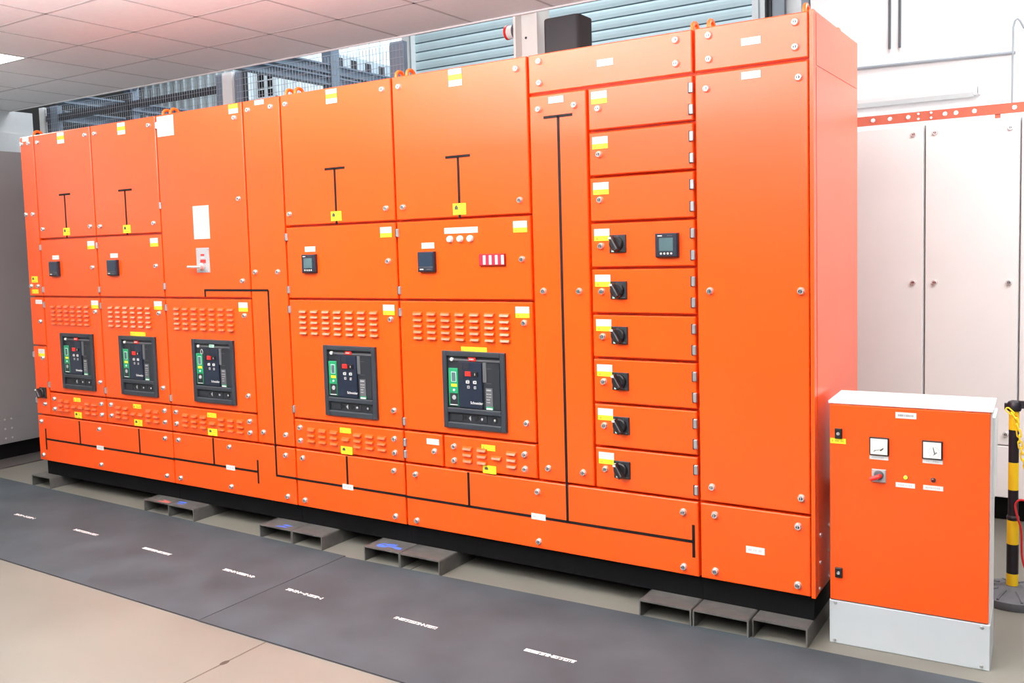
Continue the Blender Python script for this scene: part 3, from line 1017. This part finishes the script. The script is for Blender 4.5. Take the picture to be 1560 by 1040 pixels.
for x, m_ in ((.252, 'led_y'), (.338, 'led_r')):
    mb = MB()
    mb.lathe((x, .001, D0 + .474), (0, -1, 0), [(0, .0085), (.004, .0085)], M['bmid'], 14)
    mb.lathe((x, -.003, D0 + .474), (0, -1, 0), [(0, .0066), (.004, .006), (.006, .0035)], M[m_], 14)
    cb(mb, 'signal_lamp', cd, True)['label'] = 'lit yellow signal lamp' if m_ == 'led_y' else 'unlit dark red signal lamp'
cw.rotation_euler = (0, 0, YAW)

# ============================================================ barrier post and chain
PX, PY = 5.508, .800
bp_ = thing('barrier_post', (PX, PY, 0), 'yellow and black striped barrier post on a round black base', 'barrier post')
mb = MB()
prof = [(0, .146), (.012, .148), (.030, .142), (.040, .120), (.047, .085), (.052, .045), (.060, .034)]
mb.lathe((PX, PY, 0), (0, 0, 1), prof, M['postbase'], 40)
for k in range(10):
    a = 2 * math.pi * k / 10
    d = Vector((math.cos(a), math.sin(a), 0))
    mb.tube([Vector((PX, PY, 0)) + d * .06 + Vector((0, 0, .0505)), Vector((PX, PY, 0)) + d * .10 + Vector((0, 0, .0445)), Vector((PX, PY, 0)) + d * .135 + Vector((0, 0, .034))], .005, M['postbase'], 6)
mb.build('post_base', bp_, smooth=True)
mb = MB()
rr = .0215
bands = [(.055, .108, 'yellow', 1.0), (.108, .228, 'postblack', 1.0), (.228, .331, 'yellow', 1.0), (.331, .448, 'postblack', .86), (.448, .559, 'yellow', .86), (.559, .690, 'postblack', .86), (.690, .772, 'yellow', .86)]
for a, b, m_, s_ in bands:
    mb.lathe((PX, PY, a), (0, 0, 1), [(0, rr * s_), (b - a, rr * s_)], M[m_], 24)
mb.lathe((PX, PY, .325), (0, 0, 1), [(0, rr * 1.0), (.012, rr * 1.1), (.02, rr * .9)], M['postblack'], 24)
mb.build('pole', bp_, smooth=True)
mb = MB()
mb.lathe((PX, PY, .766), (0, 0, 1), [(0, .0235), (.008, .026), (.026, .026), (.036, .021), (.041, .010)], M['postblack'], 24)
mb.box(PX + .014, PX + .038, PY - .008, PY + .008, .777, .806, M['postblack'])
mb.box(PX - .034, PX - .014, PY - .008, PY + .008, .770, .794, M['postblack'])
mb.build('post_cap', bp_, smooth=True)
mb = MB()
mb.lathe((PX + .006, PY - .020, .742), (0, -1, 0), [(0, .008), (.002, .008)], M['red'], 14)
mb.build('sticker', bp_)['label'] = 'small red sticker'
# chain hanging from the cap in front of the pole
mb = MB()
path = [Vector(p) for p in ((PX - .022, PY - .030, .775), (PX + .004, PY - .034, .752), (PX + .017, PY - .034, .700), (PX + .024, PY - .032, .640), (PX + .036, PY - .030, .570), (PX + .062, PY - .026, .500), (PX + .115, PY - .02, .452), (PX + .19, PY - .01, .430))]


def along(path, step):
    out, acc, carry = [path[0]], 0, 0.0
    for a, b in zip(path, path[1:]):
        L = (b - a).length
        d = step - carry
        while d < L:
            out.append(a + (b - a) * (d / L))
            d += step
        carry = L - (d - step)
    return out


pts = along(path, .0235)
for i in range(len(pts) - 1):
    a, b = pts[i], pts[i + 1]
    c = (a + b) / 2
    t = (b - a).normalized()
    n = Vector((0, 1, 0)) if i % 2 else Vector((1, 0, .2))
    n = (n - t * n.dot(t)).normalized()
    loop = []
    hl, hw = .0165, .0075
    for k in range(14):
        an = 2 * math.pi * k / 14
        sx = math.cos(an)
        loop.append(c + t * (hl * .55 * (1 if sx > 0 else -1) * (abs(sx) > .01) + hl * .45 * sx) + n * hw * math.sin(an))
    mb.tube(loop, .0028, M['chainy'], 6, True)
tag(mb.build('plastic_chain', None, smooth=True), 'yellow plastic link chain hung from the top of the striped post', 'chain')
mb = MB()
cp = [(PX + .30, PY + .06, .010), (PX + .20, PY + .02, .010), (PX + .10, PY + .01, .050), (PX + .040, PY - .01, .150), (PX + .030, PY - .02, .29), (PX + .018, PY - .034, .345), (PX + .010, PY - .032, .395), (PX + .030, PY - .034, .418), (PX + .08, PY - .03, .405), (PX + .16, PY, .36)]
fine = []
V = [Vector(p) for p in cp]
for i in range(len(V) - 1):
    p0, p1, p2, p3 = V[max(i - 1, 0)], V[i], V[i + 1], V[min(i + 2, len(V) - 1)]
    for k in range(6):
        t = k / 6
        fine.append(.5 * ((2 * p1) + (p2 - p0) * t + (2 * p0 - 5 * p1 + 4 * p2 - p3) * t * t + (3 * p1 - p0 - 3 * p2 + p3) * t ** 3))
fine.append(V[-1])
mb.tube(fine, .0042, M['redcable'], 8)
tag(mb.build('cable', None, smooth=True), 'thin red cable looped round the striped post down to the floor', 'cable')

# ============================================================ white cabinets at the back right
ZT = 1.870 + ZF
wc = [(4.330, 5.024, 'white cabinet beside the orange end wall, left of the long vertical seam', [(4.974, 1.822), (4.974, 1.056), (4.974, .29)]),
      (5.028, 5.454, 'white cabinet behind the striped post, right of the long vertical seam', [(5.075, 1.822), (5.412, 1.817), (5.076, 1.056), (5.412, 1.055), (5.405, .29)]),
      (5.458, 6.10, 'white cabinet cut off by the right edge of the photo', [(5.505, 1.82), (5.505, 1.055), (5.505, .29)])]
for x0, x1, lab, lk in wc:
    e = thing('white_cabinet', ((x0 + x1) / 2, 1.92, 0), lab, 'cabinet', 'white cabinets along the wall')
    mb = MB()
    mb.box(x0, x1, 1.922, 2.285, ZF - .040, ZT, M['whitecab'])
    mb.build('housing', e)
    mb = MB()
    mb.box(x0 + .002, x1 - .002, 1.965, 2.28, 0, ZF - .040, M['black'])
    mb.build('plinth', e)
    doors = []
    for za, zb in ((ZF + .234, ZT - .004), (ZF - .036, ZF + .228)):
        mb = MB()
        mb.cbox(x0 + .003, x1 - .003, 1.900, 1.922, za, zb, .003, M['whitecab'])
        doors.append(mb.build('door', e))
    for x, z in lk:
        o = Vector((x, 1.900, z + ZF))
        inst('lock', lock_mesh, o, doors[0])

e = thing('earth_bar', (5.2, 1.99, ZT), 'coral coloured flat metal bar with bolts along the white cabinet tops', 'metal bar')
mb = MB()
mb.cbox(4.40, 6.05, 1.950, 1.958, 1.893 + ZF, 1.943 + ZF, .001, M['coral'])
for x in (4.60, 5.35, 5.9):
    mb.box(x - .012, x + .012, 1.956, 1.985, ZT, 1.93 + ZF, M['coral'])
mb.build('bar', e)
for x in (4.768, 4.852, 4.941, 5.114, 5.165, 5.248, 5.424):
    mb = MB()
    mb.lathe((x, 1.951, 1.919 + ZF), (0, -1, 0), [(0, .011), (.004, .011), (.004, .008), (.012, .007)], M['chrome'], 10)
    mb.build('bolt', e, smooth=True)
for x in (4.99, 5.05):
    for z in (1.905, 1.931):
        mb = MB()
        mb.lathe((x, 1.951, z + ZF), (0, -1, 0), [(0, .007), (.008, .006)], M['chrome'], 10)
        mb.build('bolt', e, smooth=True)

YW = 2.30
e = thing('batten_light', (4.82, YW, 2.04 + ZF), 'long white batten light fixed to the wall above the cabinets', 'light')
mb = MB()
mb.box(4.40, 5.225, YW - .035, YW + .001, 2.085 + ZF, 2.110 + ZF, M['whitecab'])
mb.build('light_body', e)
mb = MB()
ring = [(YW - .004, 2.085), (YW - .078, 2.085), (YW - .090, 2.072), (YW - .084, 2.050), (YW - .060, 2.036), (YW - .030, 2.032), (YW - .004, 2.036)]
mb.loft([[Vector((x, y, z + ZF)) for y, z in ring] for x in (4.405, 5.215)], M['palegrey'])
mb.build('diffuser', e, smooth=True)
mb = MB()
for x in (5.215, 5.238):
    mb.box(x, x + .018 if x < 5.23 else x + .006, YW - .07, YW - .002, 2.042 + ZF, 2.085 + ZF, M['whitecab'])
mb.build('end_cap', e)

mb = MB()
mb.tube([(4.40, YW - .012, 2.264 + ZF), (5.405, YW - .012, 2.242 + ZF)], .008, M['conduit'], 8)
tag(mb.build('conduit', None, smooth=True), 'thin grey conduit running level across the white wall above the batten light', 'pipe')
for x, lab in ((4.791, 'left one of two dark vertical pipes high on the white wall'), (4.843, 'right one of two dark vertical pipes high on the white wall')):
    mb = MB()
    mb.tube([(x, YW - .012, 2.345 + ZF), (x, YW - .012, 4.2)], .007, M['darkgrey'], 8)
    tag(mb.build('wall_pipe', None, smooth=True), lab, 'pipe', 'dark vertical wall pipes')
mb = MB()
cp = [(5.412, 1.968, 1.905 + ZF), (5.412, 1.968, 2.10 + ZF), (5.411, 2.0, 2.24 + ZF), (5.41, 2.02, 2.32 + ZF), (5.417, 2.02, 2.352 + ZF), (5.428, 2.02, 2.362 + ZF), (5.440, 2.02, 2.348 + ZF), (5.455, 2.02, 2.315 + ZF), (5.49, 2.05, 2.27 + ZF), (5.56, 2.2, 2.25 + ZF), (5.6, 2.30, 2.25 + ZF)]
mb.tube(cp, .005, M['conduit'], 8)
tag(mb.build('earth_lead', None, smooth=True), 'thin pale cable rising from the coral bar and bending over at its top', 'cable')

# =============================================================== black box, column, beacon
mb = MB()
x0, x1, y0, y1, z0, z1 = 3.667, 3.852, .345, .485, ZF + 2.098, ZF + 2.326
r = .022
pl_ = []
for cx, cy, a0 in ((x1 - r, y0 + r, -90), (x1 - r, y1 - r, 0), (x0 + r, y1 - r, 90), (x0 + r, y0 + r, 180)):
    for k in range(6):
        a = R(a0 + 90 * k / 5)
        pl_.append((cx + r * math.cos(a), cy + r * math.sin(a)))
cxm, cym = (x0 + x1) / 2, (y0 + y1) / 2


def ringz(z, s):
    return [Vector((cxm + (x - cxm) * s, cym + (y - cym) * s, z)) for x, y in pl_]


mb.loft([ringz(z0, 1), ringz(z1 - .008, 1), ringz(z1 - .002, .97), ringz(z1, .93)], M['boxblack'])
e = thing('loudspeaker', (cxm, cym, z0), 'black rounded box standing on top of the orange row', 'speaker')
mb.build('case', e, smooth=True)

YC = 1.75


def h_column(x0, x1, y0, y1, z1, label, web=True, m='cream'):
    e = thing('steel_column', ((x0 + x1) / 2, (y0 + y1) / 2, 0), label, 'column')
    mb = MB()
    if web:
        mb.box(x0, x0 + .016, y0, y1, 0, z1, M[m])
        mb.box(x1 - .016, x1, y0, y1, 0, z1, M[m])
        mb.box(x0 + .016, x1 - .016, (y0 + y1) / 2 - .006, (y0 + y1) / 2 + .006, 0, z1, M[m])
        mb.lathe(((x0 + .02) + .028, (y0 + y1) / 2 - .005, 2.62 + ZF), (0, -1, 0), [(0, .008), (.003, .008)], M['dark'], 10)
    else:
        mb.box(x0, x1, y0, y1, 0, z1, M[m])
    mb.build('column_shaft', e)
    return e


h_column(2.690, 2.862, 1.70, 1.86, 4.6, 'cream steel column rising behind the black box')
e = thing('beacon', (2.640, YC, 2.665 + ZF), 'red and white warning beacon sticking out sideways from the cream column', 'beacon')
mb = MB()
mb.lathe((2.6895, YC, 2.665 + ZF), (-1, 0, 0), [(-.0015, .052), (.014, .052), (.022, .044)], M['bmid'], 20)
mb.build('beacon_base', e, smooth=True)
mb = MB()
mb.lathe((2.669, YC, 2.665 + ZF), (-1, 0, 0), [(0, .041), (.042, .041)], M['wplast'], 20)
mb.build('lens', e, smooth=True)
mb = MB()
mb.lathe((2.627, YC, 2.665 + ZF), (-1, 0, 0), [(0, .045), (.016, .045), (.022, .036)], M['red'], 20)
mb.build('red_cap', e, smooth=True)

# ===================================================================== mesh fence
YFc = 1.75
h_column(-.012, .100, YFc - .05, YFc + .05, 2.9, 'slim white square column between the two fence panels', web=False, m='wall')
h_column(-2.570, -2.497, YFc - .04, YFc + .04, 2.9, 'slim white post at the far left end of the wire fence', web=False, m='wall')


def fence(xa, xb, posts, rails, label):
    e = thing('wire_fence', ((xa + xb) / 2, YFc, 0), label, 'fence', 'wire mesh fence panels')
    for x0, x1, m in posts:
        mb = MB()
        mb.box(x0, x1, YFc - .025, YFc + .025, 0, 2.9, M[m])
        mb.build('post', e)
    for z0, z1, m in rails:
        mb = MB()
        mb.box(xa, xb, YFc - .02, YFc + .02, z0, z1, M[m])
        mb.build('rail', e)
    mb = MB()
    w = .0014
    n = int((xb - xa) / .030)
    for k in range(n + 1):
        x = xa + (xb - xa) * k / n
        mb.box(x - w, x + w, YFc - .027, YFc - .024, .12, 2.88, M['wire'])
    for k in range(56):
        z = .14 + k * .05
        mb.box(xa, xb, YFc - .029, YFc - .027, z - w, z + w, M['wire'])
    mb.build('wire_mesh', e)


fence(-2.495, -.014, [(-2.470, -2.415, 'rail'), (-2.413, -2.30, 'bluegrey'), (-1.285, -1.250, 'rail'), (-.115, -.016, 'bluegrey')],
      [(2.600 + ZF, 2.655 + ZF, 'rail'), (1.3, 1.35, 'rail'), (.10, .15, 'rail')], 'wire mesh fence with a dark rail behind the left half of the row')
fence(.104, 1.79, [(.112, .185, 'bluegrey'), (.187, .203, 'rail'), (1.672, 1.785, 'bluegrey')],
      [(1.3, 1.35, 'bluegrey'), (.10, .15, 'bluegrey')], 'wire mesh fence right of the slim white column, with blue-grey posts')

# beams behind the fence, running away from the viewer


def ibeam(x, y0, y1, z0, z1, wd, label):
    e = thing('steel_beam', (x, (y0 + y1) / 2, z0), label, 'beam')
    mb = MB()
    mb.box(x - wd / 2, x + wd / 2, y0, y1, z0, z0 + .016, M['bluegrey'])
    mb.box(x - wd / 2, x + wd / 2, y0, y1, z1 - .016, z1, M['bluegrey'])
    mb.box(x - .01, x + .01, y0, y1, z0 + .016, z1 - .016, M['bluegrey'])
    mb.build('beam_web', e)
    return e


ibeam(-1.0, 2.3, 6.85, 3.165 + ZF, 3.265 + ZF, .10, 'upper blue-grey beam seen through the fence right of the white column')
ibeam(-1.0, 2.3, 6.85, 3.045 + ZF, 3.140 + ZF, .10, 'lower blue-grey beam seen through the fence right of the white column')
ibeam(-3.0, 2.2, 6.85, 2.880 + ZF, 2.975 + ZF, .16, 'upper slate grey beam behind the left fence panel')
ibeam(-3.0, 2.2, 6.85, 2.690 + ZF, 2.800 + ZF, .16, 'lower slate grey beam behind the left fence panel')
e = thing('slotted_guard', (-1.06, 5.6, 3.27 + ZF), 'pale guard strip with a row of dark slots on top of the upper beam', 'guard')
mb = MB()
mb.box(-1.075, -1.055, 4.1, 6.8, 3.2655 + ZF, 3.42 + ZF, M['paleblue'])
for k in range(11):
    y = 4.2 + k * .235
    mb.box(-1.0555, -1.052, y, y + .10, 3.285 + ZF, 3.385 + ZF, M['dark'])
mb.build('guard_strip', e)
e = thing('dark_window', (-2.5, 4.5, 2.9), 'pale frame with two columns of dark panes behind the fence, below the beams', 'window')
mb = MB()
for x in (-2.75, -2.60, -2.44, -2.30):
    mb.box(x - .022, x + .022, 4.48, 4.52, 0, 3.56 + ZF, M['paleblue'])
for z in (1.2, 2.2, 3.13, 3.56):
    mb.box(-2.772, -2.278, 4.481, 4.519, z + ZF - .02, z + ZF + .02, M['paleblue'])
mb.build('frame', e)
for xa, xb in ((-2.578, -2.462), (-2.418, -2.322)):
    for k in range(5):
        mb = MB()
        z = 3.06 + k * .098
        mb.box(xa, xb, 4.49, 4.51, z + ZF, z + ZF + .082, M['blackp'])
        mb.build('pane', e)
# posts carrying them
for x, y, w, z1, lab in ((-3.0, 3.05, .11, 4.4, 'blue-grey post carrying the slate beams behind the left fence'),
                         (-1.0, 4.05, .13, 4.6, 'blue-grey post with a bracket carrying the beams right of the white column')):
    e = thing('steel_post', (x, y, 0), lab, 'post')
    mb = MB()
    mb.box(x - w / 2, x + w / 2, y - w / 2, y + w / 2, 0, z1, M['bluegrey'])
    mb.build('post_shaft', e)
    mb = MB()
    zb = 3.45 + ZF if x > -2 else 3.12 + ZF
    mb.poly([(x + w / 2, zb - .02), (x + w / 2, zb + .22), (x + w / 2 + .22, zb + .22)], y - .02, y + .02, M['bluegrey'])
    mb.poly([(x - w / 2, zb - .02), (x - w / 2 - .22, zb + .22), (x - w / 2, zb + .22)], y - .02, y + .02, M['bluegrey'])
    mb.build('bracket', e)

# ========================================================================= setting
mb = MB()
mb.box(-8, 11, -9, 8, -.12, 0, M['concrete'])
mb.box(3.147, 3.153, -9, -.02, -.01, .0006, M['joint'])
nst = 10
st = [(3.1515 + .012 * math.cos(2 * math.pi * k / nst), -1.196 + .022 * math.sin(2 * math.pi * k / nst)) for k in range(nst)]
mb.add([(x, y, .0009) for x, y in st], [tuple(range(nst))], M['stain'])
struct(mb.build('floor'))

# suspended ceiling, 0.6 m tiles; the lit panel is a thing of its own
ZC = 2.75 + ZF
cx0, cx1, cy0, cy1 = -3.6, 9.0, -8.0 - .14, 1.66
mb = MB()
lx0, lx1, ly0, ly1 = -1.2, -.6, -.14, .46
mb.box(cx0, cx1, cy0, ly0, ZC, ZC + .10, M['tile'])
mb.box(cx0, cx1, ly1, cy1, ZC, ZC + .10, M['tile'])
mb.box(cx0, lx0, ly0, ly1, ZC, ZC + .10, M['tile'])
mb.box(lx1, cx1, ly0, ly1, ZC, ZC + .10, M['tile'])
bw = .010
k = 0
x = -3.6
while x < cx1 + .01:
    mb.box(x - bw, x + bw, cy0, cy1, ZC - .0012, ZC + .002, M['tbar'])
    x += .6
y = cy1
while y > cy0 - .01:
    mb.box(cx0, cx1, y - bw, y + bw, ZC - .0012, ZC + .002, M['tbar'])
    y -= .6
mb.box(cx0, cx1, cy1, cy1 + .012, ZC - .012, ZC + .10, M['tile'])
struct(mb.build('ceiling'))
e = thing('ceiling_light', ((lx0 + lx1) / 2, (ly0 + ly1) / 2, ZC), 'lit square light panel in the suspended ceiling', 'ceiling light')
mb = MB()
mb.box(lx0 + .02, lx1 - .02, ly0 + .02, ly1 - .02, ZC - .001, ZC + .01, M['lamp'])
mb.build('diffuser', e)
mb = MB()
for a, b, c, d in ((lx0 + .010, lx1 - .010, ly0 + .010, ly0 + .02), (lx0 + .010, lx1 - .010, ly1 - .02, ly1 - .010), (lx0 + .010, lx0 + .02, ly0 + .02, ly1 - .02), (lx1 - .02, lx1 - .010, ly0 + .02, ly1 - .02)):
    mb.box(a, b, c, d, ZC - .004, ZC + .01, M['wplast'])
mb.build('light_frame', e)

# office front on the left, solid below, glazed above
XL = -3.0
mb = MB()
mb.box(XL - .1, XL, -8, 1.9, 0, 1.0, M['greywall'])
mb.box(XL - .1, XL, -5.1, 1.05, 1.0, 1.75, M['greywall'])
mb.box(XL - .1, XL, -8, 1.9, 2.70, 2.915, M['greywall'])
for y in (-5.0, -3.7, -2.4, -1.2, 0.0, 1.05, 1.60):
    mb.box(XL - .1, XL + .02, y - .10, y + .10, 1.0, 2.70, M['greywall'])
mb.box(XL - .1, XL + .01, 1.70, 1.9, 1.0, 2.70, M['greywall'])
mb.box(XL - .1, XL, -8, -5.1, 1.0, 2.70, M['greywall'])
struct(mb.build('wall_left'))
for i, (ya, yb) in enumerate(((1.15, 1.50), (.10, .95), (-1.1, -.10), (-2.3, -1.3), (-3.6, -2.5), (-4.9, -3.8))):
    mb = MB()
    mb.box(XL - .05, XL - .04, ya, yb, 1.0 if i == 0 else 1.75, 2.70, M['glass' if i == 0 else 'litglass'])
    if i == 0:
        struct(mb.build('window_1'))
    else:
        struct(mb.build('window_%d' % (i + 1)))

# grey cabinet beside the left end of the row
e = thing('grey_cabinet', (-1.3, .3, 0), 'dark grey sheet metal cabinet left of the orange row', 'cabinet')
mb = MB()
mb.box(-1.75, -.95, -.65, 1.30, .125, 2.115 + ZF, M['greycab'])
mb.box(-.951, -.948, -.63, 1.28, .135, .305, M['greycab'])
mb.box(-.951, -.948, -.63, 1.28, .312, 2.10 + ZF, M['greycab'])
mb.build('housing', e)
mb = MB()
mb.box(-1.73, -1.0, -.62, 1.28, 0, .125, M['black'])
mb.build('plinth', e)
for y in (.30, .35):
    for z in (.155, .225, .295):
        mb = MB()
        mb.lathe((-.949, y, z + .01), (1, 0, 0), [(0, .008), (.004, .006)], M['zinc'], 10)
        mb.build('rivet', e, smooth=True)
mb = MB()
mb.box(-.985, -.70, -.60, 1.30, 0, .008, M['brownstrip'])  # thin dark brown strip lying on the floor
tag(mb.build('dark_floor_strip'), 'dark brown strip on the floor along the grey cabinet', 'floor strip')

# roller shutter and back walls
mb = MB()
sx0, sx1, YS = .172, 3.515, 4.0
pitch = .0865
z = .02
while z < 4.4:
    pr_ = [(YS - .004, z), (YS - .012, z + .002), (YS - .015, z + pitch * .35), (YS - .015, z + pitch * .65), (YS - .012, z + pitch - .011), (YS - .004, z + pitch - .009)]
    for (ya, za), (yb, zb) in zip(pr_, pr_[1:]):
        mb.add([(sx0, ya, za), (sx1, ya, za), (sx1, yb, zb), (sx0, yb, zb)], [(0, 1, 2, 3)], M['shutter'])
    mb.box(sx0, sx1, YS - .003, YS + .002, z + pitch - .009, z + pitch + .001, M['shutline'])
    z += pitch
mb.box(sx0, sx1, YS, YS + .02, 0, 4.45, M['shutline'])
struct(mb.build('door_1'))
mb = MB()
mb.box(.06, sx0, YS - .08, YS + .05, 0, 4.6, M['palegrey'])
mb.box(sx0 - .016, sx0, YS - .085, YS - .08, 0, 4.6, M['conduit'])
mb.box(sx1, sx1 + .10, YS - .08, YS + .05, 0, 4.6, M['palegrey'])
mb.box(sx1 + .05, sx1 + .06, YS - .085, YS - .08, 0, 4.6, M['conduit'])
mb.box(sx1 + .125, sx1 + .145, YS - .06, YS + .05, 0, 4.6, M['rail'])
mb.box(sx1 + .148, sx1 + .240, YS - .05, YS + .05, 0, 4.6, M['conduit'])
mb.box(.0, 3.8, YS - .1, YS + .08, 4.45, 5.2, M['palegrey'])
struct(mb.build('trim_1'))
mb = MB()
mb.box(sx1 + .24, 5.6, YS, YS + .1, 0, 5.2, M['wall'])
mb.box(3.88, 3.935, YS - .04, YS, 0, 5.2, M['conduit'])
mb.box(4.36, 9.0, YW, YW + .1, 0, 5.2, M['wall'])
struct(mb.build('wall_right'))
mb = MB()
mb.box(-8, .1, 6.9, 7.0, 0, 6.0, M['paleblue'])
for k in range(40):
    x = -7.9 + k * .2
    mb.box(x, x + .05, 6.87, 6.9, 0, 6.0, M['paleblue'])
mb.box(.0, .1, YS + .05, 6.9, 0, 6.0, M['paleblue'])
struct(mb.build('wall_back'))
# ===================================================================== lights
def area(name, loc, sx, sy, power, rot=(0, 0, 0), col=(1, 1, 1)):
    l = bpy.data.lights.new(name, 'AREA')
    l.shape = 'RECTANGLE'
    l.size, l.size_y = sx, sy
    l.energy = power
    l.color = col
    o = bpy.data.objects.new(name, l)
    COL.objects.link(o)
    o.location = loc
    o.rotation_euler = tuple(R(a) for a in rot)
    return o


for ix, x in enumerate((-1.9, .5, 2.9, 5.3, 7.7)):
    for iy, y in enumerate((-1.34, -3.74, -6.14)):
        area('unseen ceiling lamp', (x, y, ZC - .01), 1.16, .56, (36, 17, 17)[iy], col=(1, .95, .87))
for x in (5.9, 7.3):
    area('unseen ceiling lamp', (x, .76, ZC - .01), 1.16, .56, 54, col=(1, .98, .96))  # out of view, added to brighten the white cabinets
for x, y in ((2.7, -2.3), (3.6, -2.6), (4.8, -4.6)):
    area('added ceiling uplight', (x, y, 1.9), 1.8, .7, 300, rot=(180, 0, 0), col=(.98, .985, 1))  # added up-facing fill lights without fixtures, they brighten the ceiling
area('hall lamp', (5.6, .9, 4.6), 1.6, 1.0, 105, col=(.97, .99, 1))
area('hall lamp', (2.2, 2.9, 5.6), 3.0, 1.4, 190, col=(.92, .97, 1))
area('hall lamp', (-2.5, 4.4, 5.8), 4.0, 3.0, 460, col=(.90, .96, 1))
w = bpy.data.worlds.new('World')
SC.world = w
w.use_nodes = True
bg = w.node_tree.nodes['Background']
bg.inputs['Color'].default_value = (.95, .98, 1.0, 1)
bg.inputs['Strength'].default_value = .05

# ===================================================================== camera
cam = bpy.data.cameras.new('Camera')
co = bpy.data.objects.new('Camera', cam)
COL.objects.link(co)
right = Vector((0.83513545, 0.54923122, -0.02989728))
down = Vector((0.01497949, -0.07704397, -0.99691516))
fwd = Vector((-0.54984034, 0.83211135, -0.07256935))
mw = Matrix.Identity(4)
for i in range(3):
    mw[i][0], mw[i][1], mw[i][2] = right[i], -down[i], -fwd[i]
mw[0][3], mw[1][3], mw[2][3] = 5.7609, -3.3603, 1.3129 + ZF
co.matrix_world = mw
cam.sensor_width = 36
cam.lens = 1404.29 / 1560 * 36
cam.shift_x = (780 - 739.61) / 1560
cam.shift_y = -(520 - 477.03) / 1560
cam.clip_start = .02
SC.camera = co

vs = SC.view_settings
vs.view_transform = 'Standard'
vs.look = 'None'
vs.gamma = 1
vs.use_curve_mapping = False
vs.exposure = -.24
SC.cycles.max_bounces = 8
SC.cycles.diffuse_bounces = 4
